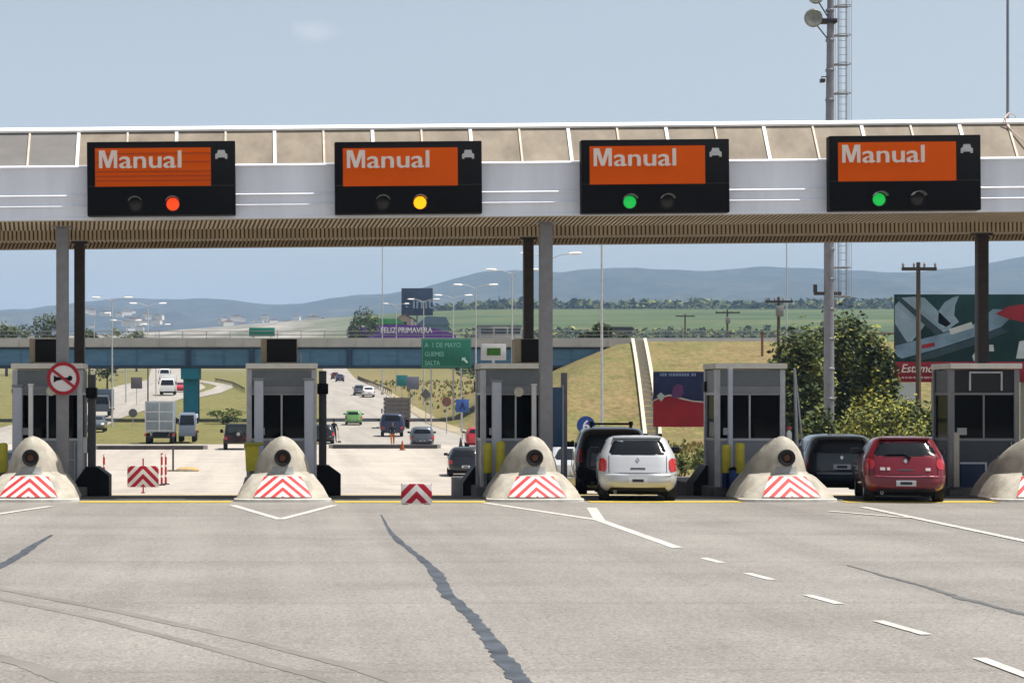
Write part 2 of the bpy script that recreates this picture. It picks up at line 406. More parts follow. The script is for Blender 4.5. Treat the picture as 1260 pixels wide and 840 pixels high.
FOL = [mat('foliage_dark', (.030, .048, .014), .8, var=.25, scale=2), mat('foliage_mid', (.062, .088, .024), .8, var=.25, scale=2),
       mat('foliage_light', (.12, .14, .032), .8, var=.25, scale=2), mat('foliage_yellow', (.27, .26, .045), .8, var=.2, scale=2)]
GRASSY = [mat('grass_straw', (.36, .29, .11), .9, var=.2), mat('grass_green', (.17, .19, .06), .9, var=.2), mat('grass_gold', (.30, .23, .08), .9, var=.2)]
def paint(nm, c, rough=.3, metal=.0, coat=.8): return mat(nm, c, rough, metal, var=.05, scale=3, coat=coat)

# ------------------------------------------------------------------ the setting: ground and roads
def lin(a, b, n): return [a + (b - a) * i / n for i in range(n)]
gx = lin(-6000, -800, 13) + lin(-800, -120, 17) + lin(-120, -40, 16) + lin(-40, 110, 75) + lin(110, 300, 19) + lin(300, 1000, 14) + lin(1000, 6000, 12) + [6000]
gy = lin(-60, 40, 10) + lin(40, 150, 55) + lin(150, 300, 75) + lin(300, 500, 25) + lin(500, 1200, 28) + lin(1200, 3000, 24) + lin(3000, 9000, 10) + [9000]
mb = MB(); nx = len(gx)
mb.add([(x, y, gz(x, y) - .06) for y in gy for x in gx], [(j*nx+i, j*nx+i+1, (j+1)*nx+i+1, (j+1)*nx+i) for j in range(len(gy)-1) for i in range(nx-1)])
struct(mb.build('ground', M_GROUND, smooth=60))

def sheet(name, m, xl, xr, y0, y1, dy, off=0., nxs=1):
    mb = MB(); ys = []; y = y0
    while y < y1 - .01: ys.append(y); y += dy
    ys.append(y1)
    vs = []
    for y in ys:
        a, b = xl(y), xr(y)
        for i in range(nxs + 1):
            x = a + (b - a) * i / nxs; vs.append((x, y, prof(y) + off if abs(x) < 30 and y < 500 else gz(x, y) + off))
    w = nxs + 1
    mb.add(vs, [(j*w+i, j*w+i+1, (j+1)*w+i+1, (j+1)*w+i) for j in range(len(ys)-1) for i in range(nxs)])
    return struct(mb.build(name, m, smooth=60))
def pl(pts):
    a = np.array(pts, float); return lambda y: float(np.interp(y, a[:, 0], a[:, 1]))
sheet('plaza_apron', M_ASPH, lambda y: -70, lambda y: 60, -55, 46.5, 2)
sheet('plaza_exit_pavement', M_CONC_ROAD, pl([(46, -70), (100, -60), (120, -28), (158, -26)]), pl([(46, 60), (70, 40), (90, 23), (110, 19.5), (158, 18.5)]), 46.5, 158, 2)
sheet('forward_road', M_ROAD, pl([(157, 4), (210, 5.8), (280, 7.6), (442, 11.5), (700, 18)]), pl([(157, 18.5), (180, 16.6), (210, 16.2), (280, 16.6), (442, 18.4), (700, 24)]), 157, 700, 3, -.005)
sheet('oncoming_road', M_ROAD, pl([(157, -26), (300, -25), (442, -25), (700, -38)]), pl([(157, -17), (170, -16.5), (230, -15.8), (290, -11), (340, -10), (442, -15.5), (700, -26)]), 157, 700, 3, -.005)
sheet('curving_slip_road', M_ROAD, pl([(285, -11.5), (330, -8.8), (352, -8.5), (380, -11), (430, -16)]), pl([(285, -9.8), (310, -6.8), (340, -5.6), (365, -6.2), (395, -9.5), (430, -14)]), 285, 430, 3, .004)
sheet('dirt_shoulder', mat('dirt', (.30, .25, .17), .95, var=.25, scale=.6), pl([(157, 18.4), (180, 16.7), (210, 16.3), (280, 16.7), (442, 18.5)]), pl([(157, 19.6), (180, 19), (210, 18.2), (280, 17.8), (442, 19)]), 158, 442, 3, -.01)

sheet('lane_shade_sheet', asphalt_mat('shade_darkened_asphalt', (.075, .07, .065), (.13, .122, .112)), lambda y: -30, lambda y: 40, 45.9, 55.5, .8, .005)  # canopy shade on the lanes, painted in as a sheet of darker asphalt
# painted markings on the apron, laid as sheets above the asphalt
def marking(name, m, quads, off=.004):
    mb = MB()
    for q in quads:
        vs = []
        for px, py in q:
            x, y = G(px, py); vs.append((x, y, prof(y) + off))
        mb.add(vs, [tuple(range(len(vs)))])
    return struct(mb.build(name, m))
def mline(px0, py0, px1, py1, w):
    (x0, y0), (x1, y1) = G(px0, py0), G(px1, py1)
    d = Vector((x1-x0, y1-y0, 0)).normalized(); n_ = Vector((-d.y, d.x, 0)) * w / 2
    return [(x0+n_.x, y0+n_.y), (x1+n_.x, y1+n_.y), (x1-n_.x, y1-n_.y), (x0-n_.x, y0-n_.y)]
def wline(name, m, segs, off=.004):
    mb = MB()
    for q, sgm in enumerate(segs):
        pts = mline(*sgm); mb.add([(x, y, prof(y) + off + .0015 * q) for x, y in pts], [(0, 1, 2, 3)])
    return struct(mb.build(name, m))
wline('lane_dash_marking', W_PAINT, [(865, 686, 888, 692, .12), (919, 705, 950, 713, .12), (993, 732, 1033, 743, .12), (1080, 764, 1140, 781, .12), (1205, 810, 1290, 842, .12)])
wline('lane_edge_marking', W_PAINT, [(728, 624.5, 738, 640, .2), (738, 640, 834, 674, .17), (596, 618.5, 738, 640, .17)])
wline('island_edge_marking', W_PAINT, [(286, 621.5, 345, 639, .16), (345, 639, 412, 621.5, .16), (-60, 641, 62, 623, .16), (1062, 624, 1290, 672, .16), (1020, 629, 1120, 637.5, .13)], .007)
for (a, b) in ((-1, 0), (0, 1), (1, 2), (2, 3), (3, 4), (4, 5)):
    xa, xb = .31 - 5.405 + a * 5.405 + 1.1, .31 - 5.405 + b * 5.405 - 1.1
    mb = MB(); mb.box(xa, xb, 44.75, 45.35, -.05, .012); struct(mb.build('yellow_stop_marking', Y_PAINT))
mb = MB(); ys = [57.0, 57.5, 57.9]
mb.add([(x, y, prof(y) + .006) for y in ys for x in (-14, 24)], [(j*2, j*2+1, j*2+3, j*2+2) for j in range(2)])
struct(mb.build('yellow_exit_marking', Y_PAINT))

def crack(name, m, pts, jag, seed, off=.005):
    """tar strip: pts = (px, py, width in px)"""
    r = random.Random(seed); mb = MB(); L = []
    for (a, b) in zip(pts[:-1], pts[1:]):
        k = max(3, int(abs(b[1] - a[1]) / 2.5 + abs(b[0]-a[0]) / 12))
        for i in range(k):
            t = i / k; L.append([a[j] + (b[j] - a[j]) * t for j in range(3)])
    L.append(list(pts[-1])); vs = []
    for i, (px, py, w) in enumerate(L):
        j = 0 if i in (0, len(L)-1) else jag
        w *= 1.5 if m is TYRE else .78
        a = px - w/2 - r.uniform(-.6, 1) * j * w; b = px + w/2 + r.uniform(-.6, 1) * j * w
        for q in (a, b):
            x, y = G(q, py + r.uniform(-.4, .4) * j); vs.append((x, y, off))
    mb.add(vs, [(2*i, 2*i+1, 2*i+3, 2*i+2) for i in range(len(L)-1)])
    return struct(mb.build(name, m, smooth=0))
crack('tar_seam', TAR, [(469, 633, 2), (479, 652, 5), (489, 664, 9), (508, 679, 9), (527, 694, 13), (541, 711, 20), (552, 733, 20), (562, 741, 17), (580, 758, 20), (600, 783, 24), (616, 806, 26), (637, 832, 30), (652, 850, 34)], .22, 3)
crack('tar_seam', TAR, [(64, 658, 4), (38, 673, 14), (28, 681, 16), (0, 697, 14), (-30, 712, 16)], .12, 5)
crack('tar_seam', mat('old_tar_seal', (.105, .105, .108), .8, var=.4, scale=2.5), [(1042, 695, 3), (1090, 709, 7), (1140, 722, 10), (1180, 735, 15), (1215, 744, 11), (1262, 756, 15), (1300, 766, 15)], .35, 8)
for k, pts in enumerate(([(-20, 720, 14), (150, 753, 14), (300, 786, 14), (440, 822, 16), (520, 850, 18)], [(-20, 732, 12), (120, 761, 12), (270, 800, 13), (400, 836, 14), (440, 850, 14)],
                         [(-20, 803, 22), (40, 820, 22), (110, 848, 24)])):
    crack('tyre_skid', TYRE, pts, .10, 20 + k, .0035)

# hills
rid = [(-900, 372), (-400, 360), (-100, 374), (0, 381), (30, 380), (60, 376), (100, 372), (150, 366), (200, 368), (250, 367), (290, 369), (330, 375), (370, 374), (400, 368), (440, 363), (480, 361),
       (520, 354), (560, 342), (590, 335), (640, 332), (690, 335), (730, 330), (780, 329), (820, 332), (880, 333), (930, 328), (1000, 330), (1060, 333), (1120, 335), (1180, 330), (1230, 321), (1260, 315), (1400, 300), (1800, 320), (2400, 350)]
ra = np.array(rid, float)
from mathutils import noise as mno
def hills(name, Y, depth, dpx, amp, m, seed, lo=-900, hi=2400, step=9):
    mb = MB(); cols = list(range(lo, hi, step)); rows = 16; vs = []
    for j in range(rows + 1):
        t = j / rows
        for px in cols:
            py = float(np.interp(px, ra[:, 0], ra[:, 1])) + dpx
            x = (px - 330) / S(Y); top = Z_(py, Y)
            y = Y - depth * (1 - t)
            n1 = mno.fractal(Vector((x * .0016 + seed, y * .0012, 0)), 1, 2, 5)
            n2 = mno.noise(Vector((x * .02, seed, y * .01)))
            pr = t ** 1.3
            z = 60 + (top - 60) * pr + n1 * amp * math.sin(math.pi * min(t, .999)) * (1 - t) * 1.3 + n2 * 3.0 * t
            vs.append((x, y, z))
    for px in cols: vs.append(((px-330)/S(Y), Y + depth * .8, 40))
    w = len(cols)
    mb.add(vs, [(j*w+i, j*w+i+1, (j+1)*w+i+1, (j+1)*w+i) for j in range(rows+1) for i in range(w-1)])
    return struct(mb.build(name, m, smooth=80))
hills('hills', 5600, 2300, 0, 130, M_HILL, 3.3)

# ------------------------------------------------------------------ overpass
BY = 220.0
def overpass():
    t = thing('road_overpass', 'blue steel road overpass with grey parapet crossing behind the toll booths', 'bridge', (0, BY, 0))
    x0, x1 = -75, 37.5
    mb = MB(); mb.box(x0, x1, -.35, 7.5, 7.5, 7.75); mb.box(x0, 60, -.55, -.25, 7.55, 8.45); mb.box(x0, 60, 7.4, 7.7, 7.55, 8.45)
    for k in range(46):
        xx = x0 + k * 2.9
        mb.box(xx, xx + .05, -.58, -.22, 7.6, 8.47)
    mb.build('parapet', PARAPET, t)
    mb = MB()
    for yy in (0, 2.4, 4.8, 7.0):
        mb.box(x0, x1, yy - .12, yy + .12, 5.62, 7.5)
        for k in range(38):
            xx = x0 + 1.4 + k * 3.0; mb.box(xx, xx + .06, yy - .22, yy - .12, 5.7, 7.45)
    mb.build('girder', BLUE_G, t)
    mb = MB()
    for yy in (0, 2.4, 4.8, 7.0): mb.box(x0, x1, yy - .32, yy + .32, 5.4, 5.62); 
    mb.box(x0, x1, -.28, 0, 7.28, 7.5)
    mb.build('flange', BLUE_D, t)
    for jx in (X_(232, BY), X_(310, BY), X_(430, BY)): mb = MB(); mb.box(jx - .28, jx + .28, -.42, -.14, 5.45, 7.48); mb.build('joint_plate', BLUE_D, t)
    mb = MB(); zt = 9.15
    for z in (8.75, zt): mb.tube([(x0, -.4, z), (60, -.4, z)], .032, 6)
    for k in range(55): mb.tube([(x0 + k*2.45, -.4, 8.4), (x0 + k*2.45, -.4, zt)], .028, 6)
    mb.build('hand_rail', mat('rail_grey', (.16, .15, .145), .6, var=.15), t)
    for cx in (X_(235, BY + 3),):
        mb = MB(); mb.bevbox(cx - .75, cx + .75, 1.5, 3.2, prof(BY) - 1, 4.3, .08); mb.bevbox(cx - .95, cx + .95, -.1, 7.2, 4.2, 5.38, .06)
        mb.bevbox(cx - .8, cx + .8, 5.2, 6.6, prof(BY) - 1, 4.3, .08)
        mb.build('column', TEAL, t)
overpass()

# road on the ramp behind the parapet, and its guard rail
sheet('ramp_road', M_ROAD, lambda y: 37.5, lambda y: 260, 218, 232, 2, .02, 40)
def guardrail(label, pts, h=.75):
    t = thing('guard_rail', label, 'guard rail', (pts[0][0], pts[0][1], gz(*pts[0])))
    o = Vector(t.location); mb = MB(); L = []
    for (a, b) in zip(pts[:-1], pts[1:]):
        n_ = max(1, int(math.hypot(b[0]-a[0], b[1]-a[1]) / 4))
        for i in range(n_): L.append((a[0] + (b[0]-a[0])*i/n_, a[1] + (b[1]-a[1])*i/n_))
    L.append(pts[-1])
    for z0, dz in ((h - .3, .12), (h - .14, .14)):
        vs = []
        for x, y in L:
            z = gz(x, y) + z0; vs += [Vector((x, y, z)) - o, Vector((x, y - .05, z + dz/2)) - o, Vector((x, y, z + dz)) - o]
        mb.add(vs, [(i*3+k, i*3+k+1, i*3+k+4, i*3+k+3) for i in range(len(L)-1) for k in (0, 1)])
    mb.build('rail', mat('rusty_rail', (.12, .09, .07), .7, var=.25), t)
    mb = MB()
    for x, y in L: mb.box(x - o.x - .05, x - o.x + .05, y - o.y + .02, y - o.y + .12, gz(x, y) - o.z - .2, gz(x, y) - o.z + h)
    tag(mb.build('rail_post', STEEL_D, t), kind='stuff')
guardrail('brown guard rail curving beside the road under the overpass', [(17.4, 300), (17.2, 330), (17.4, 370), (18.6, 440)])
guardrail('dark guard rail along the top of the grassy ramp', [(58, 216.5), (90, 216.5), (140, 216.5)], 1.0)
guardrail('dark guard rail on the left bank above the slip road', [(-3.5, 310), (-6, 352), (-10, 400)])

# concrete drain steps down the embankment
def steps():
    a, b = Vector((X_(786, 214), 214, 0)), Vector((X_(803, 176), 176, 0))
    t = thing('drain_stairs', 'pale concrete ladder-like stairs running down the dry embankment', 'stairs', (b.x, b.y, gz(b.x, b.y)))
    o = Vector(t.location); n_ = 42; mb = MB(); mb2 = MB()
    for sx in (-.62, .62):
        vs = []
        for i in range(n_ + 1):
            p = a.lerp(b, i / n_); z = gz(p.x, p.y)
            vs += [Vector((p.x + sx - .16, p.y, z - .2)) - o, Vector((p.x + sx - .16, p.y, z + .28)) - o, Vector((p.x + sx + .16, p.y, z + .28)) - o, Vector((p.x + sx + .16, p.y, z - .2)) - o]
        mb.add(vs, [(i*4+k, i*4+(k+1) % 4, i*4+4+(k+1) % 4, i*4+4+k) for i in range(n_) for k in range(4)])
    mb.build('kerb', mat('pale_step_concrete', (.52, .46, .37), .9, var=.2), t)
    for i in range(n_):
        p = a.lerp(b, (i + .5) / n_); z = gz(p.x, p.y)
        mb2.box(p.x - .44 - o.x, p.x + .44 - o.x, p.y - .25 - o.y, p.y + .25 - o.y, z - .25 - o.z, z + (.26 if i % 2 else .04) - o.z, 0 if i % 2 else 1)
    mb2.build('flight', [mat('step_concrete', (.46, .41, .33), .9, var=.2), mat('step_gap', (.12, .095, .05), .9, var=.3)], t)
steps()

# ------------------------------------------------------------------ vegetation
def leaves(mb, c, r, n, size, r_, dark=None):
    """n leaf faces through an uneven ellipsoid made of clumps"""
    cl = []
    for _ in range(max(5, n // 60)):
        while True:
            d = Vector((r_.uniform(-1, 1), r_.uniform(-1, 1), r_.uniform(-1, 1)))
            if .2 < d.length < 1: break
        cl.append((Vector((d.x*r[0], d.y*r[1], d.z*r[2])) * .8, r_.uniform(.22, .42), r_.choices((0, 1, 2, 3), dark or (3, 4, 2.5, .6))[0]))
    for i in range(n):
        o, s, m = r_.choice(cl); 
        d = Vector((r_.gauss(0, 1), r_.gauss(0, 1), r_.gauss(0, 1))).normalized() * r_.random() ** .4 * s
        p = Vector(c) + o + Vector((d.x*r[0], d.y*r[1], d.z*r[2]))
        nn = Vector((r_.gauss(0, .8), r_.gauss(-.25, .8), abs(r_.gauss(0, .8)) + .45)).normalized(); u = nn.orthogonal(); u.rotate(Matrix.Rotation(r_.uniform(0, 6.28), 3, nn)); w = nn.cross(u).normalized(); u.normalize()
        q = size * r_.uniform(.6, 1.3)
        mb.add([p - u*q, p - w*q*.55, p + u*q, p + w*q*.55], [(0, 1, 2, 3)], m if r_.random() < .8 else r_.randrange(4))
def tree(name, label, cat, x, y, h, rx, n, size, seed, group=None, trunk=True, dark=None, low=.25, base_z=None, lean=0):
    r_ = random.Random(seed); z = gz(x, y) if base_z is None else base_z
    t = thing(name, label, cat, (x, y, z), 0, group)
    mb = MB()
    if trunk:
        th = h * (low + .25)
        mb.tube([(0, 0, -.3), (.03*h*lean, 0, th*.5), (.06*h*lean, 0, th)], [h*.028, h*.02, h*.014], 7)
        for k in range(6):
            a = r_.uniform(0, 6.28); e = Vector((math.cos(a)*rx*.65, math.sin(a)*rx*.65, h*r_.uniform(.5, .82)))
            st = Vector((.05*h*lean, 0, th*r_.uniform(.55, 1))); mb.tube([st, st.lerp(e, .5) + Vector((0, 0, .04*h)), e], [h*.012, h*.008, h*.003], 5)
    else:
        for k in range(7):
            a = r_.uniform(0, 6.28); mb.tube([(math.cos(a)*.1, math.sin(a)*.1, -.1), (math.cos(a)*rx*.5, math.sin(a)*rx*.4, h*.6)], [.03, .012], 5)
    mb.build('trunk' if trunk else 'stem', BARK, t)
    mb = MB(); zc = h * (low + (1 - low) / 2)
    leaves(mb, (0, 0, zc), (rx, rx * .85, h * (1 - low) / 2), n, size, r_, dark)
    mb.build('crown' if trunk else 'foliage', FOL, t, smooth=0)
    return t
for (px, Y, h, rx, seed, lab) in ((984, 116, 7.9, 2.1, 1, 'dark leafy tree left of the floodlight mast'), (1044, 122, 8.9, 2.3, 2, 'tall dark green tree right of the floodlight mast'),
                                  (1076, 117, 7.7, 1.35, 3, 'bushy dark tree touching the left edge of the plane billboard'), (1012, 126, 8.4, 2.2, 4, 'slim tree top directly behind the floodlight mast')):
    tree('leafy_tree', lab, 'tree', X_(px, Y), Y, h, rx, 9000, .16, seed, 'trees beside the floodlight mast', low=.02, dark=(4.5, 4.5, 2.8, 1))
for (px, Y, h, rx, seed, lab, dk) in ((1080, 92, 4.15, 2.35, 11, 'rounded yellow-green bush behind the red car', (.3, 1, 4, 8)), (1138, 98, 3.9, 1.5, 12, 'yellow-green shrub below the plane billboard', (2, 3, 3, 2)),
                                     (1008, 80, 3.0, .8, 13, 'low green plant with pale leaves behind the dark estate car', (2, 3, 3, 1)), (1112, 96, 3.7, 1.3, 14, 'darker shrub between the two yellow-green bushes', (4, 3, 2, .5))):
    tree('bush', lab, 'bush', X_(px, Y), Y, h, rx, 5000, .11, seed, 'bushes behind the right lane', trunk=False, dark=dk, low=.0)
tree('bush', 'straggly yellow-green weeds right of the silver hatchback', 'bush', X_(836, 92), 92, 1.7, .9, 420, .10, 15, trunk=False, dark=(2, 3, 3, 3), low=0)
tree('bush', 'small green weed clump below the small billboard', 'bush', X_(868, 100), 100, 1.9, 1.1, 800, .10, 16, trunk=False, dark=(3, 3, 3, 1), low=0)
for (px, Y, top, rx, seed, lab) in ((8, 480, 392, 4.2, 21, 'dark tree at the far left above the overpass'), (60, 470, 379, 4.4, 22, 'round dark tree behind the left canopy column'), (24, 500, 398, 4.2, 29, 'light green tree between the two dark ones at far left'),
                                    (110, 480, 399, 2.8, 23, 'small dark tree right of the left canopy column'), (142, 520, 403, 5.2, 24, 'low pale green tree above the overpass rail'), (168, 540, 407, 3.6, 25, 'smallest green tree in the row above the overpass rail'),
                                    (450, 580, 376, 4.0, 26, 'dark tree beside the purple shop building'), (436, 590, 390, 2.4, 27, 'shorter tree overlapping the left end of the purple building')):
    x = X_(px, Y); z0 = gz(x, Y); h = Z_(top, Y) - z0
    tree('roadside_tree', lab, 'tree', x, Y, h, rx, 1900, .34, seed, 'trees behind the overpass', low=.3, dark=(4, 4, 1.5, .2))
for (px, Y, h, rx, seed, lab) in ((741, 262, 3.6, 1.6, 31, 'dark tree behind the overpass ramp by the grey column'), (766, 264, 2.6, 2.2, 33, 'dark bush low against the ramp guard rail'), (812, 400, 3.2, 2.2, 34, 'green bush beyond the ramp near the stairs'),
                                  (724, 262, 2.6, 1.3, 32, 'narrow dark tree behind the grey canopy column')):
    x = X_(px, Y); tree('roadside_tree', lab, 'tree', x, Y, h + max(0, 8 - gz(x, Y)), rx, 1500, .24, seed, 'trees behind the ramp', low=.45, dark=(6, 4, .7, .1))
tree('bush', 'dark green bush on the grass behind the dark jeep', 'bush', X_(276, 215), 215, 1.6, 2.4, 900, .16, 41, trunk=False, dark=(4, 4, 2, .3), low=0)
tree('roadside_tree', 'dark tree left of the oncoming road under the overpass', 'tree', X_(132, 300), 300, 6.5, 2.3, 1000, .22, 42, dark=(5, 3, 1, .1))
# far woods: nobody could count these
r_ = random.Random(5); mb = MB()
for k in range(680):
    Y = r_.uniform(1820, 2080); px = r_.uniform(520, 1300); x = X_(px, Y); z = gz(x, Y); big = r_.uniform(3, 8)
    leaves(mb, (x, Y, z + big * .5), (big*1.8, big*1.2, big*.8), 30, big * .5, r_, (5, 3, .6, .1))
for k in range(520):
    Y = r_.choice((r_.uniform(430, 900), r_.uniform(480, 560))); px = r_.choice((r_.uniform(560, 770), r_.uniform(770, 1200))); x = X_(px, Y); z = gz(x, Y); big = r_.uniform(.9, 2.3)
    leaves(mb, (x, Y, z + big * .6), (big*1.4, big*1.2, big*.8), 26, big * .4, r_, (4, 4, 1.5, .2))
for k in range(330):
    Y = r_.uniform(1000, 1180); px = r_.uniform(560, 1010); x = X_(px, Y); z = gz(x, Y); big = r_.uniform(1.4, 4)
    leaves(mb, (x, Y, z + big * .5), (big*1.7, big*1.2, big*.8), 26, big * .45, r_, (5, 3, .8, .1))
tag(mb.build('far_woodland', FOL, smooth=0), 'far dark band of trees along the green fields below the hills', 'woodland', kind='stuff')
# rough grass on the embankment and verges
mb = MB(); r_ = random.Random(9)
def tuft(x, y, s, pal):
    z = gz(x, y) - .06
    for k in range(3):
        a = r_.uniform(0, 3.14); dx, dy = math.cos(a)*s*.5, math.sin(a)*s*.5; lx, ly = r_.uniform(-.3, .3)*s, r_.uniform(-.3, .3)*s
        mb.add([(x-dx, y-dy, z), (x+dx, y+dy, z), (x+dx*.3+lx, y+dy*.3+ly, z+s), (x-dx*.5+lx, y-dy*.5+ly, z+s*.8)], [(0, 1, 2, 3)], pal)
for k in range(700):
    y = r_.uniform(232, 420); x = r_.uniform(19.5, 45)
    tuft(x, y, r_.uniform(.2, .5), r_.choice((0, 1, 1, 2)))
for k in range(1800):
    y = r_.uniform(78, 160); x = r_.uniform(22 if y > 95 else 26, 50)
    tuft(x, y, r_.uniform(.2, .5), r_.choice((0, 1, 1, 2)))
tag(mb.build('dry_grass', GRASSY, smooth=0), 'dry straw-coloured and green grass on the embankment and verges', 'grass', kind='stuff')

# ------------------------------------------------------------------ far buildings and boards
def purple_shop():
    Y = 620; x0, x1 = X_(432, Y), X_(561, Y); z0 = gz((x0+x1)/2, Y); zb = Z_(418, Y)
    t = thing('shop_building', 'purple fronted shop building with curved roof and white lettering', 'building', ((x0+x1)/2, Y, z0))
    w = (x1 - x0) / 2; ht = Z_(402, Y) - z0
    mb = MB(); xs = [-w + 4.7 + (2*w - 4.7) * i / 16 for i in range(17)]
    poly = [(-w + 4.7, 0), (w, 0)] + [(x, ht + .6 - 2.8 * ((x + .4) / w) ** 2 * (1 if x > -.4 else .15)) for x in reversed(xs)]
    mb.prism(poly, 0, 22); mb.build('wall', mat('purple_front', (.12, .018, .27), .6, var=.12, scale=.4), t)
    mb = MB(); mb.prism([(-w, 0), (-w + 4.66, 0), (-w + 4.66, ht - .3), (-w, ht + .4)], -.3, 12); mb.build('side_wing', mat('purple_wing', (.14, .03, .32), .6, var=.12, scale=.4), t)
    mb = MB(); mb.prism([(-w + 1.5, ht + .8), (-w + 2.8, ht + 2.4), (-w + 14, ht + 2.4), (-w + 15.8, ht + .8)], .6, 9); mb.build('roof', mat('green_roof', (.05, .26, .06), .6, var=.15, scale=.5), t)
    text_mesh('lettering', 'FELIZ PRIMAVERA', 2.3, WHITE, t, (-w + 8.6, -.03, ht - 1.75), .06, ext=.02, sx=.84)
purple_shop()
def dark_board():
    Y = 690; x0, x1 = X_(494, Y), X_(532.5, Y); z0, z1 = Z_(388, Y), Z_(354.5, Y); cx = (x0+x1)/2; zg = gz(cx, Y)
    t = thing('roadside_billboard', 'dark blue billboard with pale letters above the small house', 'billboard', (cx, Y, zg), R(-4))
    mb = MB(); mb.bevbox(-(x1-x0)/2, (x1-x0)/2, -.2, .2, z0 - zg, z1 - zg, .04); mb.build('panel', mat('navy_board', (.022, .035, .085), .5, var=.25, scale=.4), t)
    text_mesh('lettering', 'imt', 5.4, mat('pale_blue_print', (.30, .38, .52), .5, var=.1), t, (-1.6, -.21, z0 - zg + 2.3), .06, ext=.01, sx=.95)
    text_mesh('small_lettering', 't', 3.4, mat('pale_blue_print', (.30, .38, .52)), t, (-4.0, -.21, z0 - zg + 2.6), .0, ext=.01)
    mb = MB(); mb.tube([(0, .45, -1), (0, .45, z0 - zg + 1)], .32, 10); mb.build('pole', STEEL_G, t)
dark_board()
def house():
    Y = 650; x0, x1 = X_(484, Y), X_(512, Y); cx = (x0+x1)/2; zg = gz(cx, Y); w = (x1-x0)/2; zt = Z_(389, Y) - zg
    t = thing('gabled_house', 'cream gabled house with rust roof beneath the dark blue billboard', 'house', (cx, Y, zg))
    mb = MB(); mb.prism([(-w+.3, 0), (w-.3, 0), (w-.3, zt-1.3), (0, zt+.4), (-w+.3, zt-1.3)], 0, 9); mb.build('wall', mat('cream_wall', (.52, .40, .22), .8, var=.12), t)
    mb = MB()
    for sx in (-1, 1): mb.prism([(0, zt+.55), (0, zt+.85), (sx*(w+.25), zt-1.25), (sx*(w+.25), zt-1.55)], -.4, 9.4)
    mb.build('roof', mat('rust_roof', (.20, .075, .05), .8, var=.2), t)
    mb = MB(); mb.box(w*.55, w*.75, -.06, .02, 0, zt-.8); mb.box(-w*.75, -w*.6, -.06, .02, 0, zt-1.2); mb.build('pillar', WHITE, t)
    mb = MB(); mb.box(-.55, .55, -.04, .02, zt-3.3, zt-1.7); mb.build('window', GLASS, t)
    Y = 660; cx = X_(533, Y); zg = gz(cx, Y)
    t = thing('blue_roof_shed', 'long low shed with dull blue roof right of the cream house', 'shed', (cx, Y, zg)); zt = Z_(390, Y) - zg
    mb = MB(); mb.box(-4.6, 4.6, 0, 9, 0, zt - 2.4); mb.build('wall', mat('teal_wall', (.13, .22, .25), .8, var=.2), t)
    mb = MB(); mb.prism([(-5.2, zt-2.4), (5.2, zt-2.4), (4, zt), (-2.2, zt+.3)], -.4, 7.4); mb.build('roof', mat('dull_blue_roof', (.10, .16, .22), .6, var=.2), t)
house()
def walls_far():
    Y = 560; x0, x1 = X_(589, Y), X_(642, Y); zt = Z_(401, Y); cx = (x0+x1)/2; zg = gz(cx, Y)
    t = thing('low_building', 'low grey building with dark window band behind the overpass', 'building', (cx, Y, zg)); w = (x1-x0)/2
    mb = MB(); mb.bevbox(-w, w, 0, 8, -.3, zt - zg, .1); mb.build('wall', mat('grey_render', (.32, .31, .30), .85, var=.15, scale=.6), t)
    mb = MB()
    for k in range(3): mb.box(-w+.6 + k*3.6, -w+3.8 + k*3.6, -.05, .02, zt-zg-2.1, zt-zg-.7)
    mb.build('window', mat('dark_pane', (.05, .06, .08), .2, var=.1), t)
    mb = MB(); mb.box(-w-.2, w+.2, -.3, 8.2, zt-zg+.003, zt-zg+.22); mb.build('roof', mat('teal_grey_roof', (.14, .18, .18), .7, var=.2), t)
    Y = 470; x0, x1 = X_(742, Y), X_(778, Y)
    t = thing('low_building', 'long dark shed beyond the ramp guard rail', 'building', ((x0+x1)/2, Y, gz((x0+x1)/2, Y))); z0 = t.location.z; w = (x1-x0)/2; zt = Z_(402, Y) - z0
    mb = MB(); mb.bevbox(-w, w, 0, 6, 0, zt-.5, .05); mb.build('wall', mat('dark_blue_wall', (.08, .09, .12), .8, var=.2), t)
    mb = MB(); mb.prism([(-w-.3, zt-.5), (w+.3, zt-.5), (w, zt), (-w, zt)], -.3, 6.3); mb.build('roof', mat('charcoal_roof', (.035, .035, .04), .8, var=.2), t)
walls_far()
# pale houses on the far left hillside
r_ = random.Random(17)
hm, hr = [mat('pale_house_wall', (.62, .60, .56), .8, var=.1), mat('cream_house_wall', (.55, .47, .38), .8, var=.1)], mat('tile_roof', (.28, .15, .10), .8, var=.2)
hmesh = None
for k in range(64):
    px = r_.choice((r_.uniform(100, 205), r_.uniform(270, 400))); Y = r_.uniform(1900, 3300); x = X_(px, Y); z = Z_(r_.uniform(384, 408) if px < 210 else r_.uniform(392, 410), Y)
    if hmesh is None:
        mb = MB(); mb.box(-6, 6, -4, 4, -6, 6, 0); mb.prism([(-6.5, 6), (6.5, 6), (0, 8.6)], -4.4, 4.4, 1)
        o = mb.build('hillside_house', [hm[0], hr]); hmesh = o
    else:
        o = hmesh.copy(); C.objects.link(o)
    o.location = (x, Y, z + 2); s = r_.uniform(.45, .85); o.scale = (s * r_.uniform(.8, 1.8), s, s * r_.uniform(.5, .8)); o.rotation_euler = (0, 0, r_.uniform(-.5, .5))
    tag(o, 'tiny pale house on the hazy slope left of the purple building', 'house', 'pale houses on the far slope')

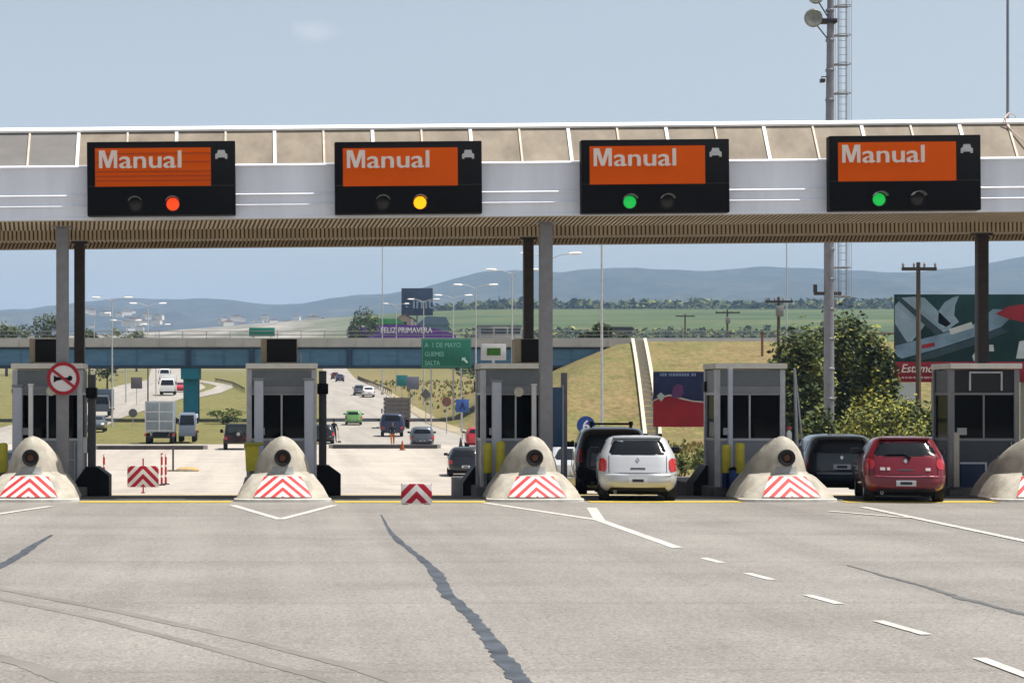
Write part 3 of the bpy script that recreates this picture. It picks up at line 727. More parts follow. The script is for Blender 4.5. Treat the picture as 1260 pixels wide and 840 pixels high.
# green direction signs
def green_sign():
    Y = 190; x0, x1 = X_(518.5, Y), X_(580, Y); z0, z1 = Z_(452.5, Y), Z_(416.5, Y); cx = (x0+x1)/2
    t = thing('direction_sign', 'large green road sign with three lines of white text', 'road sign', (cx, Y, gz(cx, Y))); zg = t.location.z; w = (x1-x0)/2; h = z1-z0
    mb = MB(); mb.bevbox(-w, w, -.05, .05, z0-zg, z1-zg, .02); mb.build('panel', SIGN_G, t)
    fr = mat('sign_border', (.10, .26, .20), .5, var=.05); mb = MB()
    for a, b, c, d in ((-w+.08, w-.08, z1-zg-.14, z1-zg-.09), (-w+.08, w-.08, z0-zg+.09, z0-zg+.14), (-w+.08, -w+.13, z0-zg+.14, z1-zg-.14), (w-.13, w-.08, z0-zg+.14, z1-zg-.14)): mb.box(a, b, -.058, -.051, c, d)
    mb.build('border', fr, t)
    tm = mat('sign_text', (.20, .42, .35), .5, var=.1)
    for k, (s, sz) in enumerate((('A  1 DE MAYO', .62), ('GUEMES', .58), ('SALTA', .58))):
        text_mesh('lettering', s, sz, tm, t, (-w + .28, -.056, z1 - zg - .78 - k * .8), .008, ext=.003, sx=.82)
    mb = MB(); ax, az = w - .55, z0 - zg + .62
    mb.prism([(ax-.3, az+.3), (ax-.3, az-.02), (ax-.17, az+.1), (ax+.12, az-.22), (ax+.26, az-.08), (ax-.03, az+.21), (ax+.08, az+.3)], -.06, -.052); mb.build('arrow', mat('sign_arrow', (.5, .68, .62), .5, var=.05), t)
    mb = MB()
    for sx in (-w*.6, w*.6): mb.tube([(sx, .12, -.3), (sx, .12, z1-zg-.1)], .07, 8)
    mb.build('post', GALV, t)
    Y = 255; x0, x1 = X_(306.5, Y), X_(338, Y); z0, z1 = Z_(413.5, Y), Z_(403, Y); cx = (x0+x1)/2
    t = thing('direction_sign', 'small green road sign standing above the overpass rail', 'road sign', (cx, Y, gz(cx, Y))); zg = t.location.z; w = (x1-x0)/2
    mb = MB(); mb.bevbox(-w, w, -.04, .04, z0-zg, z1-zg, .01); mb.build('panel', mat('sign_teal', (.02, .20, .15), .5, var=.1), t)
    mb = MB(); mb.box(-w+.2, w-.2, -.05, -.042, z1-zg-.5, z1-zg-.42); mb.build('stripe', mat('sign_border2', (.06, .28, .2), .5, var=.1), t)
    mb = MB()
    for sx in (-w*.7, w*.7): mb.tube([(sx, .08, -.3), (sx, .08, z1-zg)], .05, 6)
    mb.build('post', GALV, t)
green_sign()

def plane_billboard():
    Y = 168; s = S(Y); x0, x1 = X_(1101, Y), X_(1325, Y); zt, zb = Z_(362, Y), Z_(445, Y)
    cx = (x0+x1)/2; zg = gz(cx, Y); w = (x1-x0)/2
    t = thing('advert_billboard', 'big advert billboard with a pale blue aircraft and red lettering strip', 'billboard', (cx, Y, zg))
    lo = lambda px, py: (X_(px, Y) - cx, Z_(py, Y) - zg)
    mb = MB(); mb.bevbox(-w, w, 0, .25, zb - zg, zt - zg, .03); mb.build('panel', mat('board_dark_green', (.008, .034, .036), .5, spec=.08, var=.35, scale=.4), t)
    mb = MB(); mb.bevbox(-w, w, -.04, .25, Z_(470, Y) - zg, zb - zg - .003, .02); mb.build('red_strip', mat('board_red', (.20, .012, .022), .5, spec=.08, var=.1, scale=.5), t)
    def art(nm, col, polys, lay):
        mb = MB()
        for p in polys: mb.prism([lo(*q) for q in p], -.008 * lay - .004, -.008 * lay + .003)
        return mb.build(nm, mat('board_' + nm, col, .5, var=.28, scale=.5, spec=.08), t)
    art('aircraft_body', (.17, .26, .37), [[(1101, 437), (1101, 425), (1150, 413), (1200, 398), (1222, 380), (1236, 381), (1244, 390), (1232, 402), (1200, 414), (1150, 430), (1110, 441)]], 2)
    art('aircraft_fin', (.25, .34, .44), [[(1101, 376), (1110, 366), (1126, 365), (1172, 405), (1160, 409), (1142, 395), (1122, 420), (1114, 421), (1101, 398)]], 3)
    art('aircraft_engine', (.23, .32, .42), [[(1155, 382), (1162, 372), (1172, 366), (1180, 364), (1175, 376), (1174, 388), (1180, 396), (1168, 404), (1154, 397)], [(1118, 366), (1137, 366), (1170, 398), (1160, 405)]], 4)
    art('aircraft_shade', (.035, .06, .08), [[(1101, 366), (1106, 364), (1160, 408), (1152, 413)], [(1118, 441), (1150, 431), (1200, 415), (1232, 403), (1240, 408), (1200, 424), (1150, 440), (1130, 444)], [(1101, 398), (1116, 421), (1101, 424)]], 5)
    art('aircraft_flap', (.42, .46, .50), [[(1167, 405), (1195, 396), (1198, 403), (1170, 412)]], 6)
    art('red_ribbon', (.26, .02, .03), [[(1225, 386), (1240, 377), (1260, 374), (1300, 376), (1300, 397), (1262, 397), (1240, 392)]], 6)
    art('red_dash', (.26, .02, .03), [[(1134, 424), (1150, 421), (1150, 426), (1134, 429)]], 6)
    art('pale_corner', (.45, .50, .55), [[(1254, 420), (1300, 410), (1300, 441), (1250, 441)], [(1196, 438), (1202, 430), (1215, 442), (1198, 444)], [(1217, 424), (1222, 424), (1223, 432), (1217, 432)]], 5)
    tm = mat('board_white_print', (.55, .50, .50), .5, var=.05)
    text_mesh('lettering', 'Estamos en tu', .95, tm, t, (lo(1108, 457)[0], -.055, lo(1108, 458)[1]), .02, ext=.003, shear=.25, sx=.92)
    mb = MB(); r_ = random.Random(4); xx = lo(1109, 464)[0]
    while xx < lo(1180, 0)[0]:
        q = r_.uniform(.15, .45); mb.box(xx, xx+q, -.05, -.042, lo(0, 465.5)[1], lo(0, 463.2)[1]); xx += q + .08
    mb.build('small_print', mat('board_faint_print', (.40, .25, .26), .5, var=.1), t)
    mb = MB(); mb.box(lo(1102, 0)[0], lo(1127, 0)[0], .02, .2, lo(0, 492)[1], lo(0, 470.6)[1]); mb.build('white_skirt', mat('pale_skirt', (.50, .53, .58), .6, var=.1), t)
    mb = MB()
    for px in (1105, 1150, 1200, 1260, 1315): mb.box(lo(px, 0)[0]-.12, lo(px, 0)[0]+.12, .28, .5, -.5, zt - zg - .2)
    mb.build('frame_post', STEEL_G, t)
plane_billboard()
def small_billboard():
    Y = 150; x0, x1 = X_(804, Y), X_(886, Y); zt, zb = Z_(457, Y), Z_(525, Y); cx = (x0+x1)/2; zg = gz(cx, Y); w = (x1-x0)/2
    t = thing('advert_billboard', 'small dark blue billboard with a red lower wave beside the stairs', 'billboard', (cx, Y, zg))
    lo = lambda px, py: (X_(px, Y) - cx, Z_(py, Y) - zg)
    mb = MB(); mb.bevbox(-w, w, 0, .15, zb-zg, zt-zg, .02); mb.build('panel', mat('board_navy', (.014, .017, .055), .5, spec=.08, var=.4, scale=.9), t)
    mb = MB(); mb.prism([lo(804, 525), lo(886, 525), lo(886, 497), lo(870, 496), (lo(852, 494)), lo(838, 491), lo(824, 487), lo(812, 489), lo(804, 493)], -.012, -.002); mb.build('red_wave', mat('board_wave_red', (.26, .015, .02), .5, spec=.08, var=.2, scale=.8), t)
    mb = MB(); mb.prism([lo(804, 492), lo(812, 488), lo(824, 485), lo(838, 489), lo(852, 492.5), lo(870, 494), lo(870, 495.8), lo(852, 494), lo(838, 491), lo(824, 487), lo(812, 489.5), lo(804, 493.6)], -.022, -.014); mb.build('pale_edge', mat('board_edge', (.45, .40, .38), .5, var=.1), t)
    mb = MB(); mb.prism([lo(808, 487), lo(813, 482.5), lo(818.5, 487), lo(813.5, 494)], -.034, -.024); mb.build('diamond', mat('board_diamond', (.32, .36, .36), .5, var=.1), t)
    mb = MB(); mb.prism([lo(826, 489), lo(828, 476), lo(834, 472), (lo(840, 474)), lo(841, 484), lo(836, 489.5)], -.034, -.024); mb.build('purple_patch', mat('board_purple', (.09, .02, .10), .5, var=.3), t)
    mb = MB(); r_ = random.Random(3); px = 812
    while px < 858:
        q = r_.uniform(1.4, 3); mb.box(lo(px, 0)[0], lo(px+q, 0)[0], -.03, -.022, lo(0, 462.6)[1], lo(0, 459)[1]); px += q + .9 + (2 if r_.random() < .15 else 0)
    mb.build('small_print', mat('board_blue_print', (.16, .20, .34), .5, var=.1), t)
    mb = MB()
    for sx in (-w+.3, w-.3): mb.box(sx-.08, sx+.08, .17, .33, -.4, zt-zg-.1)
    mb.build('frame_post', STEEL_G, t)
small_billboard()

# ------------------------------------------------------------------ poles
def lamp_post(x, y, h, label, group, proto=[]):
    if proto:
        return dup(proto[0], (x, y, gz(x, y)), label)
    t = thing('street_lamp', label, 'street lamp', (x, y, gz(x, y)), 0, group)
    mb = MB(); mb.tube([(0, 0, -.5), (0, 0, h*.5), (0, 0, h)], [.10, .075, .05], 8); mb.build('pole', GALV, t)
    for sx in (-1, 1):
        mb = MB(); mb.tube([(0, 0, h-.05), (sx*.6, 0, h+.2), (sx*1.3, 0, h+.28)], [.035, .03, .028], 6); a = mb.build('arm', GALV, t)
        mb = MB(); mb.rings([[(sx*(1.15+u*.85), math.cos(k*.7854)*.17*q, h+.28+.03*u+math.sin(k*.7854)*.09*q) for k in range(8)] for u, q in ((0, .3), (.15, .85), (.5, 1), (.85, .8), (1, .25))])
        mb.build('lamp_head', mat('white_lamp_shell', (.78, .78, .78), .4, var=.04), a)
    proto.append(t); return t
ords = ['nearest', 'second nearest', 'third nearest', 'fourth nearest', 'fifth nearest', 'sixth nearest', 'farthest']
for k, Y in enumerate((117, 138, 160, 188, 220, 262, 318)):
    lamp_post(18.4 if Y < 200 else 19.2, Y, 12.8, ords[k] + ' double-arm street lamp right of the forward road', 'street lamps beside the forward road')
for k, (px, py, Y) in enumerate(((138, 366, 207), (182, 373, 226), (116, 385, 250), (155, 394, 270), (192, 399, 290))):
    x = X_(px, Y); o = lamp_post(x, Y, 12.8, ('tallest', 'second tallest', 'middle', 'fourth', 'smallest')[k] + ' double-arm street lamp above the overpass at left', 'street lamps beside the oncoming road'); o['group'] = 'street lamps beside the oncoming road'
    o.location.z = Z_(py, Y) - 13.1
def utility_pole(px, Y, top_py, arm, label, low=None):
    x = X_(px, Y); zg = gz(x, Y); h = Z_(top_py, Y) - zg
    t = thing('utility_pole', label, 'utility pole', (x, Y, zg), 0, 'power line poles on the right')
    mb = MB(); mb.tube([(0, 0, -.6), (0, 0, h + .1)], [.17, .11], 8); mb.build('pole', WOOD, t)
    mb = MB(); mb.box(-arm, arm, -.19, -.1, h - .35, h - .17); mb.box(-.05, .05, -.19, -.1, h-1.3, h-.3); mb.build('crossarm', STEEL_D, t)
    for q in (-.92, -.3, .3, .92):
        mb = MB(); mb.lathe([(.03, 0), (.07, .06), (.05, .1), (.08, .16), (.02, .26)], (q*arm, -.145, h - .17), 8); mb.build('insulator', mat('porcelain', (.25, .22, .20), .3, var=.1), t)
    if low:
        mb = MB(); mb.bevbox(-.28, .28, -.5, -.2, h-low, h-low+.8, .05); mb.build('transformer', STEEL_G, t)
utility_pole(1130, 112, 325, .92, 'tall wooden utility pole in front of the plane billboard')
utility_pole(958, 162, 367, 1.05, 'utility pole with wide crossarm rising behind the dark tree', 1.4)
utility_pole(895, 262, 382, 1.5, 'distant utility pole beyond the grassy ramp, above the right toll booth', 1.6)
utility_pole(843, 340, 387, 1.5, 'farthest small utility pole in the green field')
for (px, Y, pt, pb, lab) in ((470.5, 300, 255, None, 'thin grey mast rising above the tree beside the purple building'), (968, 240, 240, None, 'thin pale mast above the right hand crossarm pole')):
    x = X_(px, Y); zg = gz(x, Y); t = thing('radio_mast', lab, 'mast', (x, Y, zg)); h = Z_(pt, Y) - zg
    mb = MB(); mb.tube([(0, 0, -.5), (0, 0, h)], [.09, .05], 6); mb.build('tube', GALV, t)
    mb = MB(); mb.bevbox(-.2, .2, -.2, .2, 0, .4, .03); mb.build('footing', CONC, t)
def stub_post():
    Y = 165; x = X_(938, Y); zg = gz(x, Y); t = thing('wooden_post', 'short rust brown post on top of the grassy slope', 'post', (x, 205, gz(x*205/165, 205))); t.location.x = X_(938, 205)
    mb = MB(); mb.tube([(0, 0, -.3), (0, 0, 2.2)], .12, 8); mb.build('shaft', mat('rust_wood', (.20, .09, .05), .9, var=.2), t)
    mb = MB(); mb.bevbox(-.14, .14, -.14, .14, 2.2, 2.3, .02); mb.build('cap', STEEL_D, t)
stub_post()

def floodlight_mast():
    Y = 96; x = X_(1020, Y); zg = gz(x, Y); s = S(Y)
    t = thing('floodlight_mast', 'tall grey floodlight mast with caged ladder behind the canopy', 'light mast', (x, Y, zg))
    zz = lambda py: Z_(py, Y) - zg
    top = zz(-30)
    mb = MB()
    mb.tube([(0, 0, -.5), (0, 0, zz(290)), (.07, 0, zz(28)), (.07, 0, top)], [.24, .23, .16, .14], 12)
    for k in range(16): h = 1.0 + k * 1.35; mb.lathe([(.25 - k*.005, h), (.27 - k*.005, h + .02), (.27 - k*.005, h + .1), (.25 - k*.005, h + .12)], (0.003*k, 0, 0), 12)
    mb.build('shaft', mat('mast_grey', (.22, .22, .25), .5, .2, var=.18, scale=3), t)
    lx = .45; mb = MB()
    for xx in (lx, lx + .36): mb.tube([(xx, 0, zz(372)), (xx, 0, top)], .022, 6)
    h = zz(372)
    while h < top: mb.tube([(lx, 0, h), (lx + .36, 0, h)], .012, 5); h += .32
    mb.build('ladder', STEEL_G, t)
    mb = MB(); h = zz(365)
    while h < top:
        mb.tube([(lx + .18 + .36*math.cos(a*.5236) - .05, .38*math.sin(a*.5236) - .25, h) for a in range(13)], .018, 5, cap=False)
        mb.box(.1, lx + .4, -.03, .03, h - .04, h + .04); h += 1.31
    for a in (1, 3, 5, 7, 9, 11): mb.tube([(lx + .13 + .36*math.cos(a*.5236), .38*math.sin(a*.5236) - .25, zz(365)), (lx + .13 + .36*math.cos(a*.5236), .38*math.sin(a*.5236) - .25, top)], .011, 5)
    mb.build('ladder_cage', STEEL_G, t)
    mb = MB(); mb.box(-.68, .55, -.06, .06, zz(363), zz(359)); mb.bevbox(-.7, -.55, -.1, .1, zz(360), zz(350), .02); mb.build('crossarm', STEEL_D, t)
    for (px, py, r, lab) in ((1000, 23, .42, None), (1003, -4, .36, None)):
        mb = MB(); c = (X_(px, Y) - x, -.1, zz(py)); mb.lathe([(.02, .28), (r*.75, .2), (r, 0), (r*.98, -.1), (r*.9, -.13), (.02, -.08)], c, 16, axis='y'); f = mb.build('floodlight', mat('lamp_drum', (.24, .25, .22), .4, .3, var=.3, scale=8), t)
        mb = MB(); mb.tube([(c[0] + r*.8, 0, c[2]), (.02, 0, c[2] - .1)], .05, 6); mb.tube([(c[0] + r*.5, 0, c[2]-r*.8), (.0, 0, c[2] - 1.0)], .03, 6); mb.build('bracket', STEEL_D, f)
    mb = MB(); mb.bevbox(-.35, .33, -.3, .3, zz(29), zz(24), .03); mb.build('platform', mat('dark_platform', (.03, .03, .035), .6, var=.1), t)
    mb = MB(); c = Vector((X_(1011, Y) - x, -.12, zz(100))); mb.bevbox(c.x-.1, c.x+.1, c.y-.18, c.y+.12, c.z-.08, c.z+.08, .02); mb.tube([(c.x, 0, c.z+.08), (c.x, 0, c.z + .2), (.05, 0, c.z+.2)], .025, 6); mb.build('camera', STEEL_D, t)
floodlight_mast()

# ------------------------------------------------------------------ toll plaza
ISL = [.31 + 5.405 * k for k in (-1, 0, 1, 2, 3)]
where = ['leftmost', 'second', 'middle', 'fourth', 'rightmost']
# --- islands
for k, x in enumerate(ISL):
    t = thing('toll_island', ['long kerbed island under the leftmost booth, with the no-horn sign', 'long kerbed island between the two chevron boards', 'long kerbed island left of the silver hatchback', 'long kerbed island left of the red car', 'long kerbed island at the right edge, beside the red car'][k], 'traffic island', (x, 46, 0), 0, 'toll lane islands')
    mb = MB(); mb.bevbox(-.92, .92, 2.95, 9.6, -.9, .16, .03); mb.build('slab', mat('island_concrete', (.17, .16, .15), .9, var=.2, scale=2), t)
    mb = MB(); mb.bevbox(-.93, .93, 2.55, 2.9, -.2, .165, .03); mb.build('kerb_end', mat('kerb_end_grey', (.12, .115, .105), .9, var=.25), t)

# --- concrete noses with lamp and chevrons
LV = [(0, 1.0, 0, 0), (.06, 1.01, 0, 0), (.10, .985, .02, 0), (.30, .88, .20, .1), (.50, .715, .37, .2), (.545, .68, .40, .3), (.575, .625, .44, .35), (.62, .61, .455, .45), (.86, .565, .49, .7), (1.06, .50, .53, .9), (1.19, .42, .58, 1), (1.28, .345, .62, 1), (1.345, .24, .70, 1), (1.378, .13, .79, 1), (1.39, .03, .88, 1)]
_lz = np.array([l[0] for l in LV]); _lw = np.array([l[1] for l in LV]); _lf = np.array([l[2] for l in LV]); _lt = np.array([l[3] for l in LV])
NL = 2.15
def nose_plan(z): return float(np.interp(z, [0, .5, .6, 1.4], [3.4, 3.0, 2.0, 1.8])), float(np.interp(z, [0, .5, .6], [.55, .62, .95]))
def nose_front(x, z):
    n, a = nose_plan(z); w = float(np.interp(z, _lz, _lw)); f = float(np.interp(z, _lz, _lf))
    q = min(abs(x) / w, .995); return f + a * (1 - (1 - q**n) ** (1/n))
def nose_mesh(mb):
    rg = []
    for z, w, f, tl in LV:
        n, a = nose_plan(z); ring = []
        K = 22
        for i in range(K + 1):                       # right side round the front to the left side
            th = math.pi * i / K; cx, sy = math.cos(th), math.sin(th)
            x = w * math.copysign(abs(cx) ** (2/n), cx); y = f + a - a * abs(sy) ** (2/n)
            ring.append((x, y, z))
        L = NL - 0.12 * tl; e = f + a
        for q in (.25, .55, .8, 1): ring.append((-w * (1 - .06 * q), e + (L - e) * q, z))
        for q in (1, .8, .55, .25): ring.append((w * (1 - .06 * q), e + (L - e) * q, z))
        out = []
        for (x, y, zz) in ring:
            sl = max(0, y - .95) * .42 * tl; q = mno.noise(Vector((x*3, y*3, zz*3))) * .012
            out.append((x * (1 + q), y, max(zz - sl * (zz - .55) / .83 if zz > .55 else zz, 0)))
        rg.append(out)
    mb.rings(rg); return mb
def buffer_nose():
    t = thing('concrete_buffer', '', 'crash barrier', (ISL[0], 45.0, 0), 0, 'concrete noses in front of the toll booths')
    b = nose_mesh(MB()).build('buffer_body', CONC, t, smooth=28)
    mb = MB(); rows, cols = 8, 16; vs = []
    for j in range(rows + 1):
        z = .105 + .425 * j / rows; hw = .625 - .235 * j / rows
        for i in range(cols + 1):
            x = -hw + 2*hw*i/cols; vs.append((x, nose_front(x, z) - .014, z + .004))
    w = cols + 1
    fs = [(j*w+i, j*w+i+1, (j+1)*w+i+1, (j+1)*w+i) for j in range(rows) for i in range(cols)]
    mb.add(vs, fs); mb.build('chevron_panel', CHEV, t)
    mb = MB(); vs = []
    for j in range(5):
        z = .585 + .15 * j / 4; hw = .25 - .03 * j / 4
        for i in range(9):
            x = -hw + 2*hw*i/8; vs.append((x, nose_front(x, z) - .01, z))
    mb.add(vs, [(j*9+i, j*9+i+1, (j+1)*9+i+1, (j+1)*9+i) for j in range(4) for i in range(8)]); mb.build('grey_patch', CONC_P, t)
    yf = nose_front(0, .93) - .03
    mb = MB(); mb.lathe([(.085, .2), (.165, .2), (.182, -.02), (.17, -.05), (.10, -.035), (.088, .0)], (0, yf, .93), 24, axis='y', ring=True); ring = mb.build('lamp_ring', BLACK2, t)
    mb = MB(); mb.lathe([(.001, -.035), (.05, -.03), (.075, -.02), (.089, .0), (.089, .1), (.001, .1)], (0, yf, .93), 20, axis='y'); mb.build('lens', AMBER, ring)
    mb = MB(); rg = []
    for z, sc in ((-.02, 1.03), (.055, 1.03), (.07, 1.0)):
        rg.append([(1.015*sc*math.copysign(abs(math.cos(math.pi*i/20)) ** .588, math.cos(math.pi*i/20)), .55 - .55*sc*abs(math.sin(math.pi*i/20)) ** .588 - (.02), z) for i in range(21)])
    vs = [p for r in rg for p in r]; mb.add(vs, [(j*21+i, j*21+i+1, (j+1)*21+i+1, (j+1)*21+i) for j in range(2) for i in range(20)]); mb.build('base_rim', CONC_W, t)
    return t
n0 = buffer_nose()
nl = ['concrete nose with chevrons below the round no-horn sign', 'concrete nose with chevrons in front of the booth with the yellow bin', 'concrete nose with chevrons left of the silver hatchback', 'concrete nose with chevrons left of the dark estate car', 'concrete nose half cut off at the right edge, behind the red car']
n0['label'] = nl[0]
for k in range(1, 5): dup(n0, (ISL[k], 45.0, 0), nl[k])

# --- booths
BYF = 49.0
def booth(k, style):
    x = ISL[k]
    t = thing('toll_booth', '', 'toll booth', (x, BYF, .16), 0, 'toll booths')
    w, d, h = .75, 1.15, 2.72
    mb = MB()
    for sx in (-1, 1):
        for yy in (0, d): mb.box(sx*w - .06, sx*w + .06, yy - .06, yy + .06, 0, h - .02)
    for yy in (0, d): mb.box(-w+.06, w-.06, yy - .04, yy + .04, 1.06, 1.12); mb.box(-w+.06, w-.06, yy-.04, yy+.04, 2.12, 2.17)
    for sx in (-1, 1): mb.box(sx*w - .04, sx*w + .04, .06, d - .06, 1.06, 1.12); mb.box(sx*w-.04, sx*w+.04, .06, d-.06, 2.12, 2.17)
    mb.build('frame', GALV if style != 'dark' else STEEL_G, t)
    wm = BOOTH if style != 'dark' else mat('booth_dark_sheet', (.06, .065, .075), .5, var=.15)
    for yy in (0, d): mb = MB(); mb.box(-w+.06, w-.06, yy-.02, yy+.02, 0, 1.06); mb.build('lower_wall', wm, t)
    for sx in (-1, 1):
        mb = MB(); mb.box(sx*w-.02, sx*w+.02, .06, d-.06, 0, 1.06); mb.build('lower_wall', wm, t)
        mb = MB(); mb.box(sx*w-.025, sx*w+.025, .06, d-.06, 2.17, h-.02); mb.build('upper_wall', wm, t)
    mb = MB(); mb.box(-w+.06, w-.06, d-.02, d+.02, 2.17, h-.02); mb.build('upper_wall', wm, t)
    mb = MB(); mb.box(-w+.06, w-.06, -.02, .02, 2.17, h-.02)
    if style != 'dark':
        for i in range(7): mb.box(-w+.065, w-.065, -.055, -.02, 2.36 + i*.048, 2.385 + i*.048)
        mb.build('louvre_panel', LOUVRE, t)
        mb = MB(); mb.box(-w+.06, w-.06, -.07, -.021, 2.14, 2.32); mb.build('header', BOOTH, t)
    else:
        o = mb.build('top_panel', mat('booth_black', (.015, .015, .017), .4, var=.1), t)
        mb = MB()
        for a, b, c, e in ((-.35, .42, 2.62, 2.66), (-.35, -.31, 2.22, 2.62), (.38, .42, 2.22, 2.62)): mb.box(a, b, -.06, -.021, c, e)
        mb.build('vent_frame', GALV, o)
    mb = MB(); mb.box(-w+.06, w-.06, -.006, .006, 1.12, 2.12); mb.build('window', TINT, t)
    mb = MB(); mb.box(-w+.06, w-.06, d-.006, d+.006, 1.12, 2.12); mb.build('window', TINT, t)
    for sx in (-1, 1): mb = MB(); mb.box(sx*w-.006, sx*w+.006, .06, d-.06, 1.12, 2.12); mb.build('window', TINT, t)
    mb = MB(); mb.bevbox(-w-.08, w+.08, -.2, d+.1, h, h+.13, .025); mb.build('roof', BOOTH_L, t)
    mb = MB(); mb.bevbox(-.66, .66, .15, .55, .8, .98, .02); mb.bevbox(-.3, .0, .2, .35, .97, 1.35, .02); mb.bevbox(.2, .55, .25, .4, .97, 1.2, .02); mb.build('desk', DARKIN, t)
    mb = MB(); mb.bevbox(-.24, .24, .62, .98, .45, .55, .03); mb.bevbox(-.22, .22, .96, 1.03, .55, 1.15, .03); mb.tube([(0, .8, 0), (0, .8, .45)], .04, 8); mb.build('chair', DARKIN, t)
    mb = MB(); mb.tube([(w - .12, -.035, .1), (w - .12, -.035, 1.04)], .014, 6); mb.tube([(w - .12, -.035, .62), (w - .3, -.035, .62)], .014, 6); mb.bevbox(w - .44, w - .29, -.07, -.021, .55, .72, .008); mb.build('conduit', GALV, t)
    mb = MB(); mb.box(-w + .14, -w + .36, -.012, -.0065, 1.2, 1.36); mb.build('notice_sheet', mat('paper_notice', (.42, .42, .40), .7, var=.1), t)
    mb = MB(); mb.box(-.02, .02, -.016, -.0065, 1.12, 2.12); mb.build('mullion', GALV if style != 'dark' else STEEL_G, t)
    if style == 'shaded':
        mb = MB(); mb.box(-w+.1, w-.1, .1, .13, 1.62, 2.12); mb.build('blind', mat('navy_blind', (.012, .014, .03), .7, var=.1), t)
    return t
bt = ['grey toll booth behind the round no-horn sign', 'grey toll booth with a dark box on its roof and two pale posts', 'grey toll booth with canopy column at its right front', 'grey toll booth with black window between two yellow posts', 'dark toll booth cut off by the right edge']
sty = ['plain', 'shaded', 'plain', 'shaded', 'dark']
for k in range(5): booth(k, sty[k])['label'] = bt[k]
# --- roof units on three booths
def roof_unit(k, px0, px1, label):
    Y = 50.2; x0, x1 = X_(px0, Y), X_(px1, Y); z0 = 3.01
    t = thing('cooling_unit', label, 'air conditioner', ((x0+x1)/2, Y, z0), 0, 'boxes on the booth roofs'); w = (x1-x0)/2
    mb = MB(); mb.bevbox(-w, w, 0, .75, .04, .60, .02)
    for sx in (-1, 1): mb.box(sx*w*.8-.03, sx*w*.8+.03, .05, .7, 0, .05)
    b = mb.build('casing', BEIGE, t)
    mb = MB(); mb.box(-w+.14, w-.02, -.02, -.003, .05, .59)
    for i in range(9): mb.box(-w+.15, w-.03, -.035, -.02, .08 + i*.056, .095 + i*.056)
    mb.build('grille', mat('dark_grille', (.012, .011, .011), .7, var=.2), t)
    mb = MB(); mb.tube([(w-.05, .6, .3), (w+.08, .7, .3), (w+.08, .7, 0)], .02, 6); mb.build('pipe', GALV, t)
roof_unit(0, 36, 71, 'dark box on the roof of the booth with the no-horn sign')
roof_unit(1, 321, 366, 'dark fronted box on the booth roof left of the green sign')
roof_unit(2, 634, 668, 'beige sided box on the booth roof behind the canopy columns')
# --- vertical pale posts in front of booths
def lane_post(name, x, y, w, d, h, m, label, cat, z=.16, cap=None, group=None, extra=None):
    t = thing(name, label, cat, (x, y, z), 0, group)
    mb = MB(); mb.bevbox(-w/2, w/2, -d/2, d/2, 0, h, min(w, d)*.12); mb.build('shaft', m, t)
    mb = MB(); mb.bevbox(-w*.8, w*.8, -d*.8, d*.8, 0, .06, .01); mb.build('foot', STEEL_D, t)
    if cap: mb = MB(); mb.bevbox(-w*.62, w*.62, -d*.62, d*.62, h, h + .05, .01); mb.build('cap', cap, t)
    return t
g_ = 'pale posts in front of the booths'
for px, h, lab in ((318.5, 2.45, 'pale lilac post at the left front of the booth with the yellow bin'), (380, 2.45, 'pale lilac post at the right front of the booth with the yellow bin'),
                   (611, 2.42, 'pale lilac post at the left front of the middle booth'), (22, 2.3, 'pale lilac post at the left front of the no-horn booth')):
    lane_post('booth_post', X_(px, 48.5), 48.5, .21, .2, h, STEEL_L, lab, 'post', cap=LOUVRE, group=g_)
for px, Y, h, lab in ((38, 47.6, 1.98, 'slim white pole standing behind the nose with the no-horn sign'), (657, 47.6, 1.98, 'slim white pole behind the nose left of the silver hatchback'), (898.5, 48.4, 2.7, 'slim pale pole at the left corner of the booth with black window')):
    lane_post('marker_pole', X_(px, Y), Y, .10, .10, h, WHITE if Y < 48 else STEEL_L, lab, 'pole', z=.5 if Y < 48 else .16, cap=WHITE, group='slim pale poles')
# --- spot lamps on booth fronts
for px, py, lab in ((20, 481, 'small round lamp on the left front post of the no-horn booth'), (63, 481, 'small round lamp beside the no-horn sign'), (638, 482, 'small round lamp on the header of the middle booth'), (673, 480, 'small round lamp beside the canopy column')):
    p = P(px, py, 48.7); t = thing('spot_lamp', lab, 'lamp', tuple(p), 0, 'small lamps on the booth fronts')
    mb = MB(); mb.lathe([(.02, .14), (.06, .12), (.105, .02), (.11, -.06), (.085, -.05), (.01, -.02)], (0, 0, 0), 14, axis='y'); mb.build('shade', mat('cream_shade', (.62, .57, .45), .5, var=.1), t)
    mb = MB(); mb.tube([(0, .1, 0), (0, .22, .06), (0, .3, .06)], .02, 6); mb.build('bracket', GALV, t)
